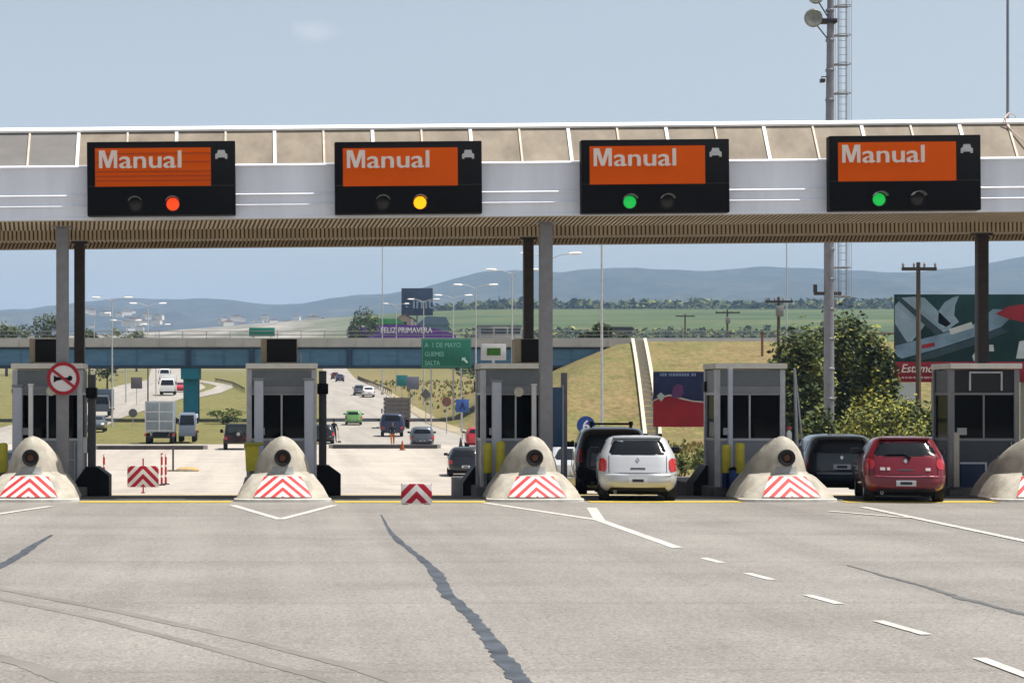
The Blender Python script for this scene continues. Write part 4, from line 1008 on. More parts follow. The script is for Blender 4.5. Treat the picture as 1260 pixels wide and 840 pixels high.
# --- yellow things
def yellow_bin():
    Y = 47.9; x0, x1 = X_(301, Y), X_(319, Y); cx = (x0+x1)/2
    t = thing('waste_bin', 'square yellow bin left of the concrete nose', 'bin', (cx, Y, .16)); w = (x1-x0)/2
    zt = Z_(544, Y) - .16; zb = Z_(579, Y) - .16
    mb = MB(); mb.rings([[(sx*w*q, sy*.2*q, z) for sx, sy in ((-1, -1), (1, -1), (1, 1), (-1, 1))] for z, q in ((zb, .8), (zt-.07, .95))]); mb.build('bucket', YELLOW, t)
    mb = MB(); mb.bevbox(-w*1.05, w*1.6, -.23, .23, zt - .07, zt, .02); mb.build('rim', mat('olive_rim', (.30, .30, .05), .6, var=.2), t)
    mb = MB(); mb.box(-.05, .05, -.05, .05, 0, zb + .02); mb.build('leg', STEEL_G, t)
yellow_bin()
for px, py0, Y, lab in ((600, 545, 48.2, 'yellow bollard at the left edge of the middle booth'), (616, 543, 47.9, 'yellow bollard beside the pale post of the middle booth'), (893.5, 547, 48.2, 'left yellow bollard by the black window booth'), (910.5, 545, 47.9, 'right yellow bollard by the black window booth'), (4, 545, 48.3, 'yellow bollard at the far left edge')):
    h = Z_(py0, Y) - .16; t = thing('bollard', lab, 'bollard', (X_(px, Y), Y, .16), 0, 'yellow bollards beside the booths')
    mb = MB(); mb.lathe([(.10, .35), (.105, .36), (.105, h - .04), (.08, h), (.01, h + .01)], (0, 0, 0), 14); mb.build('sleeve', YELLOW, t)
    mb = MB(); mb.lathe([(.095, 0), (.095, .36)], (0, 0, 0), 14); mb.build('post', BLUE_P if px > 880 else STEEL_G, t)
# --- lane control posts with black cabinet
def lane_control(px, Y, label, side=1, box=True, h=2.9):
    x = X_(px, Y); t = thing('lane_control_post', label, 'lane post', (x, Y, .0), 0, 'dark lane control posts')
    mb = MB(); mb.bevbox(-.09, .09, -.09, .09, 0, h, .015); mb.bevbox(-.09 + side*.34, .09 + side*.34, .5, .66, 0, h - .25, .015); mb.build('post', STEEL_D if side > 0 else mat('charcoal_steel', (.07, .07, .075), .5, var=.15), t)
    mb = MB(); mb.prism([(-.42, -.3), (.42, -.3), (.42, .42), (.15, .62), (-.12, .62), (-.42, .2)], -.3, .55); mb.build('cabinet', BLACK, t)
    if box:
        mb = MB(); mb.bevbox(side*.12, side*.28, -.12, .1, .95, 1.28, .02); mb.build('card_reader', WHITE, t)
    mb = MB(); mb.bevbox(-.13, .13, -.16, .1, h - .55, h - .3, .02); mb.build('lane_light', BLACK, t)
    return t
lane_control(590, 50.5, 'dark lane post with black cabinet left of the middle booth', 1, False)
lane_control(872, 50.2, 'dark paired lane posts with white card reader right of the weeds', 1, True)
lane_control(1157, 50.2, 'dark lane post with black cabinet left of the dark toll booth', 1, False)
lane_control(113, 49.2, 'dark lane post with black cabinet right of the no-horn booth', -1, True, 2.75)
lane_control(397, 50.2, 'brownish lane post right of the booth with the yellow bin', -1, False, 2.85)
lane_post('lane_pole', X_(694, 50.5), 50.5, .14, .14, 2.65, STEEL_G, 'dark grey pole right of the canopy column at the middle booth', 'pole')
# raised barrier arm by the fourth booth, and a small white kiosk box
def barrier():
    Y = 49.6; x = X_(980, Y); t = thing('lane_barrier', 'raised grey barrier arm right of the black window booth', 'barrier', (x, Y, .16))
    mb = MB(); mb.bevbox(-.14, .14, -.16, .16, 0, .95, .03); mb.build('cabinet', STEEL_G, t)
    mb = MB(); mb.tube([(-.04, -.2, .85), (-.10, -.2, 2.75)], [.05, .03], 8); mb.tube([(.1, -.2, .85), (-.08, -.2, 2.7)], [.025, .02], 6); mb.build('arm', GALV, t)
barrier()
def marker_can(px, py0, py1, Y, label):
    z0 = Z_(py1, Y); t = thing('marker_lamp', label, 'lamp', (X_(px, Y), Y, z0)); h = Z_(py0, Y) - z0
    mb = MB(); mb.lathe([(.05, 0), (.06, .02), (.06, h*.7), (.03, h)], (0, 0, 0), 12); mb.build('body', WHITE, t)
    mb = MB(); mb.lathe([(.02, h), (.06, h + .02), (.05, h + .07), (.01, h + .09)], (0, 0, 0), 12); mb.build('lens', TAIL, t)
marker_can(971, 529, 541, 47.2, 'small white and red marker lamp on the nose beside the raised arm')
# blue side screen and blue cabinet
def screens():
    Y = 49.8; t = thing('wind_screen', 'blue translucent screen behind the right front of the middle booth', 'screen', (X_(684, Y), Y, .16))
    mb = MB(); mb.bevbox(-.18, .16, -.02, .02, .9, 2.3, .008); mb.build('pane', mat('blue_sheet', (.06, .13, .23), .25, var=.1), t)
    mb = MB(); mb.box(-.2, -.17, -.03, .03, 0, 2.35); mb.box(.15, .18, -.03, .03, 0, 2.35); mb.build('frame', STEEL_L, t)
    Y = 48.6; t = thing('control_cabinet', 'small navy cabinet in front of the dark toll booth', 'cabinet', (X_(1197, Y), Y, .0))
    mb = MB(); mb.bevbox(-.27, .3, 0, .5, .1, .72, .02); mb.build('case', mat('navy_case', (.018, .028, .07), .5, var=.1), t)
    mb = MB(); mb.box(-.29, .32, -.015, .0, .70, .74); mb.box(.28, .32, -.015, 0, .1, .70); mb.build('trim', STEEL_L, t)
    lane_post('marker_pole', X_(1176, 47.6), 47.6, .13, .13, 1.28, mat('beige_pole', (.40, .36, .31), .7, var=.1), 'short beige post between the red car and the dark toll booth', 'pole', z=.16)
    t = thing('waste_bin', 'small blue bin at the foot of the yellow bollards', 'bin', (X_(905, 48), 48.0, .16)); mb = MB(); mb.lathe([(.12, 0), (.15, .35), (.15, .42), (.13, .42)], (0, 0, 0), 14); mb.build('bucket', BLUE_P, t)
    mb = MB(); mb.lathe([(.155, .42), (.155, .46), (.05, .5)], (0, 0, 0), 14); mb.build('lid', BLACK, t)
screens()

# --- canopy
CF, CB = 46.25, 54.7
def canopy():
    x0, x1 = -14, 27
    px0 = 6.0
    t = thing('toll_canopy', 'long white toll plaza canopy with tan sloping roof edge and ribbed soffit', 'canopy', (px0, CF, 0)); t.rotation_euler = (0, R(-.52), 0)
    x0 -= px0; x1 -= px0
    zf = Z_(265, CF) - .02; z1 = Z_(199, CF) - .02; zr = z1 + .86
    D = CB - CF
    mb = MB()                                                   # fascia: profile swept along x
    pr = [(0, zf), (-.02, zf + .01), (-.02, zf + .06), (0, zf + .085), (0, zf + .285), (-.04, zf + .292), (-.04, zf + .305), (0, zf + .35), (0, zf + .515), (-.04, zf + .522), (-.04, zf + .535), (0, zf + .58), (0, z1 - .03), (-.05, z1 - .03), (-.05, z1 - .005), (-.01, z1 + .03), (.3, z1 + .02), (.3, zf)]
    mb.rings([[(x, y, z) for y, z in pr] for x in (x0, x1)]); mb.build('fascia', FASCIA, t, smooth=0)
    mb = MB(); k = 0
    pitch = 61.0 / S(CF)
    xs0 = X_(98, CF) - px0; i0 = int((x0 - xs0) / pitch) ; i1 = int((x1 - xs0) / pitch)
    mbd = MB()
    for i in range(i0, i1):
        a, b = xs0 + i*pitch, xs0 + (i+1)*pitch
        q = mbd if i < 0 else mb
        q.add([(a, .06, z1 + .02), (b, .06, z1 + .02), (b, .68, zr), (a, .68, zr)], [(0, 1, 2, 3)])
    mb.build('roof_panel', PANEL, t); mbd.build('roof_panel', PANEL_D, t)
    for i in range(i0, i1 + 1):
        a = xs0 + i*pitch; hw = .036 if i % 2 == 0 else .022; mb = MB()
        mb.rings([[(a - hw, y + .02, z - .02), (a - hw, y - .016, z + .012), (a + hw, y - .016, z + .012), (a + hw, y + .02, z - .02)] for y, z in ((.05, z1 + .015), (.67, zr - .005))])
        mb.build('roof_rib', TRIM_W if i % 2 == 0 else mat('cream_rib', (.62, .54, .45), .6, var=.2), t)
    mb = MB(); mb.rings([[(x, y, z) for y, z in ((.63, zr - .03), (.615, zr + .01), (.74, zr + .095), (.86, zr + .095), (.86, zr - .03))] for x in (x0, x1)]); mb.build('roof_trim', TRIM_W, t)
    mb = MB(); mb.box(x0, x1, .86, D, zr - .1, zr + .02); mb.box(x0, x1, D - .1, D, zf - .02, zr - .12); mb.build('roof_deck', PANEL_D, t)
    # ribbed soffit: flat sheet, a sloping front strip and two ribbed cross beams
    gap = mat('soffit_groove', (.11, .08, .05), .7, var=.2)
    def ribbed(nm, a, b, p, skew=0., duty=.56, dep=(0, .02, .02)):
        # strip between the lines a and b, each (y, z); ribs run from a to b
        mb = MB(); n_ = int((x1 - x0) / p); vs = []
        for i in range(n_):
            for dx, k in ((0, 0), (duty, 0), (duty + .03, 1), (.97, 1)):
                for (y, z), sk in ((a, skew), (b, 0)): vs.append((x0 + (i + dx) * p + sk, y + dep[1] * k, z + dep[2] * k))
        o = len(vs) // 2 - 1
        for i in range(o): mb.add([], [], 0)
        mb.v = vs; mb.f = [(2*i, 2*i+1, 2*i+3, 2*i+2) for i in range(o)]; mb.m = [0 if i % 4 == 0 else 1 for i in range(o)]
        return mb.build(nm, [SOFFIT, gap], t, smooth=0)
    ribbed('soffit', (.3, zf + .06), (D - .1, zf + .10), .105)
    ribbed('soffit_strip', (.02, zf - .004), (1.0, zf - .13), .098, .10)
    mb = MB(); mb.box(x0, x1, 1.0, 1.06, zf - .13, zf + .05); mb.box(x0, x1, 3.03, 3.3, zf - .2, zf + .05); mb.box(x0, x1, D - .58, D - .4, zf - .05, zf + .09); mb.build('cross_beam', mat('brown_batten', (.20, .15, .10), .6, var=.2), t)
    ribbed('beam_face', (3.0, zf + .08), (3.0, zf - .2), .098, 0, .62)
    ribbed('beam_face', (D - .61, zf + .12), (D - .61, zf - .05), .098, .07)
    mb = MB(); mb.box(x0, x1, D - .09, D + .06, zf - .03, zf + .12); mb.build('rear_edge', STEEL_D, t)
    for px, py, Y in ((75, 283, 50), (213, 282, 49.5), (658, 278, 50), (765, 277, 49.5), (1130, 275, 49.5)):
        mb = MB(); xx = X_(px, Y) - px0; mb.lathe([(.02, 0), (.11, 0), (.13, -.09), (.02, -.1)], (xx, Y - CF, zf), 12); mb.build('downlight', STEEL_D, t)
    return zf, zr
ZF, ZR = canopy()
tilt = lambda x: (x - 6.0) * math.tan(R(.52))
for px, Y, w, m, lab in ((77, 47.0, .26, STEEL_G, 'grey front canopy column behind the no-horn sign'), (671.5, 47.0, .28, STEEL_G, 'grey front canopy column at the middle booth'),
                         (98, 52, .25, STEEL_D, 'dark rear canopy column right of the no-horn sign'), (650, 52, .24, STEEL_D, 'dark rear canopy column behind the middle booth'), (1208, 52, .26, STEEL_D, 'dark canopy column above the dark toll booth')):
    x = X_(px, Y); h = ZF + tilt(x); t = thing('canopy_column', lab, 'column', (x, Y, 0), 0, 'canopy columns')
    mb = MB(); mb.box(-w/2, w/2, -.008, .008, .1, h - .1)
    for yy in (-.13, .13): mb.box(-w/2, w/2, yy - .012, yy + .012, .1, h - .1)
    mb2 = MB(); mb2.bevbox(-w/2, w/2, -.14, .14, .1, h - .1, .02); mb2.build('shaft', m, t)
    mb = MB(); mb.box(-w*.8, w*.8, -.2, .2, h - .1, h - .005); mb.build('head_plate', m, t)
    mb = MB(); mb.box(-w*.8, w*.8, -.2, .2, .05, .1); mb.build('base_plate', STEEL_D, t)

# --- lane signs on the canopy
SG = [('orange Manual lane sign with a lit red lamp', 1, L_RED), ('orange Manual lane sign with a lit amber lamp', 1, L_AMB), ('orange Manual lane sign with a lit green lamp, above the silver hatchback', 0, L_GRN), ('orange Manual lane sign with a lit green lamp, above the red car', 0, L_GRN)]
SP = [(107.5, 290, 174, 265), (412.5, 593.5, 174, 263), (716, 898, 171.5, 262), (1021.5, 1207.5, 166.5, 259)]
def lane_sign(k):
    Y = CF - .34; l, r, tp, bt_ = SP[k]; x0, x1 = X_(l, Y), X_(r, Y); z0, z1 = Z_(bt_, Y), Z_(tp, Y); cx, w, h = (x0+x1)/2, (x1-x0)/2, z1-z0
    t = thing('lane_sign', SG[k][0], 'lane sign', (cx, Y, z0), 0, 'Manual lane signs on the canopy'); t.rotation_euler = (0, R(-.5), 0)
    mb = MB(); mb.bevbox(-w, w, 0, .30, 0, h, .02)
    mb.build('casing', BLACK, t)
    u = 2*w/182.0
    sx0, sx1, sz0, sz1 = -w + 10*u, -w + 152*u, h - 55*u, h - 8*u
    mb = MB(); mb.box(sx0, sx1, -.012, -.002, sz0, sz1)
    s = mb.build('screen', ORANGE, t)
    if k == 0:
        mb = MB()
        for q in (.13, .25, .37, .62, .84): mb.box(sx0, sx1, -.016, -.013, sz0 + (sz1-sz0)*q, sz0 + (sz1-sz0)*q + .022)
        mb.build('screen_seam', ORANGE_S, s)
    bx, bz, H, W_ = sx0 + .085, sz1 - 24.5*u, .385, .395
    mb = MB(); q = .074
    mb.prism([(bx + a, bz + b) for a, b in ((0, 0), (0, H), (.125, H), (W_/2, .36*H), (W_ - .125, H), (W_, H), (W_, 0), (W_ - q, 0), (W_ - q, .70*H), (W_/2 + .04, .02*H), (W_/2 - .04, .02*H), (q, .70*H), (q, 0))], -.020, -.0125)
    mb.build('capital_letter', LETTER, s, smooth=0)
    text_mesh('lettering', 'anual', .54, LETTER, s, (bx + W_ + .035, -.016, bz), .009, ext=.004, sx=1.24)
    # car symbol
    mb = MB(); ax, az = w - 17*u, h - 17*u
    mb.prism([(ax-.13, az-.09), (ax-.13, az+.01), (ax-.09, az+.03), (ax-.07, az+.10), (ax+.07, az+.10), (ax+.09, az+.03), (ax+.13, az+.01), (ax+.13, az-.09), (ax+.08, az-.09), (ax+.08, az-.06), (ax-.08, az-.06), (ax-.08, az-.09)], -.012, -.002)
    mb.build('car_symbol', mat('grey_symbol', (.46, .46, .46), .5, var=.15, scale=12), t)
    mb = MB(); mb.box(-w + .005, w - .005, -.006, -.001, h*.395, h*.40); mb.build('panel_seam', mat('seam_grey', (.05, .05, .05), .5, var=.1), t)
    for j in range(2):
        lx = (-w + 59*u, -w + 105*u)[j]; lz = 13.5*u; lit = SG[k][1] == j
        mb = MB(); mb.lathe([(.15, .05), (.165, .0), (.165, -.03), (.15, -.03), (.145, .02)], (lx, -.0, lz), 20, axis='y', ring=True); o = mb.build('lamp_bezel', BLACK2, t)
        mb = MB(); mb.lathe([(.001, -.03), (.07, -.025), (.135, .0), (.145, .02), (.001, .02)], (lx, -.005, lz), 20, axis='y'); mb.build('lens', SG[k][2] if lit else L_OFF, o)
        mb = MB(); rg = [[(lx + .168*q*math.cos(R(25 + 130*i/10)), y, lz + .168*q*math.sin(R(25 + 130*i/10))) for i in range(11)] for y, q in ((-.02, 1), (-.22, 1.0), (-.22, .93), (-.02, .93))]
        vs = [p for r_ in rg for p in r_]; mb.add(vs, [(j_*11+i, j_*11+i+1, (j_+1)*11+i+1, (j_+1)*11+i) for j_ in range(3) for i in range(10)]); mb.build('visor', mat('visor_grey', (.17, .17, .165), .6, var=.2), o)
    mb = MB()
    for q in (-.6, .6): mb.box(q*w-.05, q*w+.05, .3, .33, h*.2, h*.8)
    mb.build('bracket', STEEL_G, t)
for k in range(4): lane_sign(k)
# antenna and its loose cable on the canopy
def antenna():
    Y = CF + .9; x = X_(1240, Y); z = ZR + tilt(x) + .03; t = thing('antenna_mast', 'thin grey antenna mast with a loose cable on the canopy edge', 'antenna', (x, Y, z))
    mb = MB(); mb.tube([(0, 0, 0), (0, 0, 3.4)], [.035, .03], 8); mb.build('tube', mat('antenna_grey', (.20, .22, .26), .5, var=.1), t)
    mb = MB(); mb.bevbox(-.13, .13, -.13, .13, 0, .06, .01); mb.build('foot', mat('pinkish_foot', (.38, .30, .28), .6, var=.1), t)
    mb = MB(); mb.tube([(.02, -.02, .22), (-.1, -.15, .12), (-.17, -.3, .06), (-.12, -.33, -.12), (0.02, -.5, -.34), (.16, -.68, -.52), (.34, -.82, -.66), (.6, -.95, -.78)], .016, 6)
    mb.tube([(.1, -.05, .02), (.17, -.05, .14), (.05, -.05, .2), (-.06, -.05, .1), (-.2, -.05, .05)], .014, 6); mb.build('cable', mat('pink_cable', (.52, .42, .38), .6, var=.1), t)
antenna()

# --- small signs and boards
def horn_sign():
    p = P(78, 465.5, 46.75); t = thing('no_horn_sign', 'round white sign with red ring and a slashed black horn', 'traffic sign', tuple(p))
    r = 20.3 / S(46.75)
    mb = MB(); mb.lathe([(.001, -.012), (r*.8, -.012), (r*.8, .01), (.001, .01)], (0, 0, 0), 36, axis='y'); mb.build('disc', mat('sign_white', (.66, .62, .62), .5, var=.06), t)
    mb = MB(); mb.lathe([(r*.79, -.02), (r, -.02), (r, .012), (r*.79, .012)], (0, 0, 0), 36, axis='y', ring=True); mb.build('ring', RED_S, t)
    mb = MB(); M = Matrix.Rotation(R(38), 4, 'Y'); mb.box(-r*.82, r*.82, -.026, -.018, -r*.085, r*.085, M=M); mb.build('slash', RED_S, t)
    mb = MB(); mb.prism([(-r*.58, r*.2), (-r*.42, r*.1), (-r*.1, r*.05), (r*.28, r*.06), (r*.3, r*.14), (r*.46, r*.18), (r*.56, r*.04), (r*.5, -r*.12), (r*.36, -r*.16), (r*.26, -r*.07), (-r*.1, -r*.08), (-r*.42, -r*.14), (-r*.58, -r*.26)], -.017, -.0125); mb.build('horn_symbol', BLACK, t)
    mb = MB(); mb.box(-.03, .03, .013, .12, -.1, .1); mb.build('clamp', GALV, t)
horn_sign()
def six_sign():
    Y = 76; p = P(721, 523, Y); zg = gz(p.x, Y); t = thing('lane_number_sign', 'round blue sign with a white 6 beside the black off-roader', 'traffic sign', (p.x, Y, zg)); r = .33; h = p.z - zg
    mb = MB(); mb.lathe([(.001, -.012), (r, -.012), (r, .012), (.001, .012)], (0, 0, h), 28, axis='y'); mb.build('disc', mat('sign_blue', (.02, .055, .24), .4, var=.08), t)
    text_mesh('numeral', '6', .52, mat('sign_pale', (.62, .66, .74), .5, var=.04), t, (0, -.018, h - .18), .012, 'CENTER')
    mb = MB(); mb.tube([(0, .04, -.2), (0, .04, h + .2)], .03, 8); mb.build('post', GALV, t)
six_sign()
def chevron_board(px, Y, py0, py1, wpx, label, stubs):
    x = X_(px, Y); zg = prof(Y); z0, z1 = max(Z_(py1, Y) - zg, .02), Z_(py0, Y) - zg; w = wpx / S(Y) / 2
    t = thing('chevron_board', label, 'barrier board', (x, Y, zg), 0, 'red and white chevron boards')
    mb = MB(); mb.bevbox(-w, w, -.03, .03, z0, z1, .008); mb.build('board', CHEV_B, t)
    mb = MB()
    for sx in stubs: mb.box(sx*w - .02, sx*w + .02, .035, .07, 0, z1 + (.22 if len(stubs) == 1 else 0)); mb.box(sx*w - .05, sx*w + .05, -.15, .2, 0, .03)
    mb.build('stand', RED if len(stubs) == 1 else STEEL_G, t)
chevron_board(512.5, 44.1, 595, 621, 38, 'chevron board standing in the open lane at the stop line', (-.7, .7))
chevron_board(176, 62.5, 573, 599, 38.5, 'chevron board closing the lane beside the red striped posts', (0,))
for px, Y, h, lab in ((128, 88, 1.25, 'lone red and white post left of the chevron board'), (199, 86, 1.3, 'left red and white post right of the chevron board'), (204, 89, 1.25, 'right red and white post right of the chevron board')):
    x = X_(px, Y); t = thing('delineator_post', lab, 'post', (x, Y, prof(Y)), 0, 'red and white flexible posts')
    mb = MB(); mb.lathe([(.045, .04), (.045, h), (.02, h + .02)], (0, 0, 0), 10); mb.build('tube', POSTRED, t)
    mb = MB(); mb.lathe([(.16, 0), (.15, .04), (.06, .06)], (0, 0, 0), 12); mb.build('foot', BLACK2, t)
def screen_sign():
    Y = 72; p = P(607.5, 433, Y); zg = prof(Y); t = thing('electronic_sign', 'white framed electronic sign with green display', 'lane sign', (p.x, Y, zg)); w, h = .42, .27; z = p.z - zg
    mb = MB(); mb.bevbox(-w, w, 0, .2, z - h, z + h, .02); mb.build('case', mat('off_white_case', (.46, .46, .47), .6, var=.1), t)
    mb = MB(); mb.box(-w*.55, w*.55, -.012, -.002, z - h*.42, z + h*.5); mb.build('screen', mat('green_display', (.035, .12, .02), .4, var=.3, scale=9), t)
    mb = MB(); mb.tube([(0, .1, -.3), (0, .1, z - h + .02)], .05, 8); mb.build('post', GALV, t)
screen_sign()
def road_sign(px, py, Y, shape, r, m, label, sym=None):
    p = P(px, py, Y); x = p.x; zg = gz(x, Y); h = p.z - zg
    t = thing('road_sign', label, 'road sign', (x, Y, zg), 0, 'small signs beside the forward road')
    mb = MB()
    if shape == 'round': mb.lathe([(.001, -.015), (r, -.015), (r, .01), (.001, .01)], (0, 0, h), 20, axis='y')
    elif shape == 'diamond': mb.prism([(-r, h), (0, h - r), (r, h), (0, h + r)], -.015, .01)
    else: mb.bevbox(-r, r, -.015, .01, h - r, h + r, .004)
    mb.build('plate', m, t)
    if sym == 'walk':
        mb = MB(); mb.prism([(-r*.5, h - r*.6), (0, h + r*.7), (r*.5, h - r*.6), (r*.22, h - r*.6), (0, h - r*.1), (-r*.22, h - r*.6)], -.022, -.016); mb.build('symbol', mat('sign_dark_symbol', (.02, .03, .10), .5, var=.1), t)
        mb = MB(); mb.prism([(-r*.7, h - r*.75), (r*.7, h - r*.75), (0, h + r*.85)], -.0158, -.0152); 
    mb = MB(); mb.tube([(0, .05, -.3), (0, .05, h + r * .5)], .045, 6); mb.build('post', GALV, t)
S_BL = mat('plate_blue', (.045, .11, .36), .5, var=.1); S_GR = mat('plate_grey_back', (.12, .11, .115), .6, var=.15); S_TE = mat('plate_teal', (.03, .19, .20), .5, var=.1); S_RB = mat('plate_red_brown', (.20, .09, .075), .6, var=.15)
road_sign(569, 499, 170, 'square', .52, S_BL, 'square blue sign with dark symbol beside the road', 'walk')
road_sign(549.5, 494, 186, 'round', .42, S_RB, 'round red-brown sign left of the square blue one')
road_sign(524, 485, 215, 'diamond', .58, S_GR, 'dark diamond sign on the grass verge')
road_sign(508, 471, 255, 'square', .75, mat('plate_grey_blue', (.16, .17, .24), .6, var=.15), 'grey-blue square sign beyond the dark diamond sign')
road_sign(494.5, 468, 290, 'square', .75, S_TE, 'teal square sign farthest up the verge')
road_sign(163.5, 508, 205, 'round', .42, S_GR, 'round grey sign back on the grass left of the box truck')
road_sign(168, 471, 262, 'square', .7, S_GR, 'dark square sign beside the oncoming road')

def hump(x0, x1, Y, label):
    cx = (x0+x1)/2; t = thing('traffic_divider', label, 'kerb', (cx, Y, prof(Y)), 0, 'low dark kerbs across the exit')
    mb = MB(); w = (x1-x0)/2; mb.bevbox(-w, w, -.12, .5, -.2, .26, .04); mb.build('kerb_block', mat('dark_kerb', (.05, .045, .045), .85, var=.25, scale=2), t)
    mb = MB(); mb.bevbox(-w - .3, w + .3, .502, .9, -.2, .30, .04); mb.build('pale_kerb', mat('pale_kerb_top', (.34, .32, .30), .9, var=.2), t)
hump(X_(410, 149), X_(538, 149), 149, 'low dark kerb across the road in front of the grey sedan')
hump(X_(120, 147), X_(250, 147), 147, 'low dark kerb in front of the grey box truck')
def cone(px, Y, label, m1, h=.65):
    t = thing('traffic_cone', label, 'traffic cone', (X_(px, Y), Y, prof(Y)), 0, 'cones at the plaza exit')
    mb = MB(); mb.lathe([(.16, .03), (.03, h)], (0, 0, 0), 12); mb.build('cone', m1, t)
    mb = MB(); mb.bevbox(-.2, .2, -.2, .2, 0, .04, .01); mb.build('foot', BLACK2, t)
CON_O = mat('cone_orange', (.55, .13, .03), .6, var=.1)
cone(567, 150, 'dark cone right of the grey sedan', mat('cone_dark', (.06, .05, .06), .7, var=.2), .75)
cone(495, 146, 'orange cone beside the worker in orange trousers', CON_O)
def sand_pile():
    Y = 112; x = X_(231, Y); t = thing('sand_bag', 'flat orange sandbag at the foot of the thin pole', 'sandbag', (x, Y, prof(Y)))
    mb = MB(); mb.rings([[(.62*q*math.cos(a*.3927), .35*q*math.sin(a*.3927), z) for a in range(16)] for z, q in ((0, .9), (.06, 1), (.14, .9), (.2, .6), (.22, .2))]); mb.build('bag', mat('sand_orange', (.45, .30, .12), .9, var=.25), t)
    mb = MB(); mb.bevbox(-.5, .3, -.4, -.36, .02, .1, .01); mb.build('flap', CONC, t)
    x = X_(213, Y); t = thing('marker_pole', 'thin dark pole with flat foot behind the lane closure', 'pole', (x, Y, prof(Y))); mb = MB(); mb.tube([(0, 0, 0), (0, 0, 1.35)], .05, 8); mb.build('shaft', STEEL_D, t)
    mb = MB(); mb.bevbox(-.3, .3, -.2, .2, 0, .06, .01); mb.build('foot', mat('brown_foot', (.12, .08, .05), .8, var=.2), t)
sand_pile()

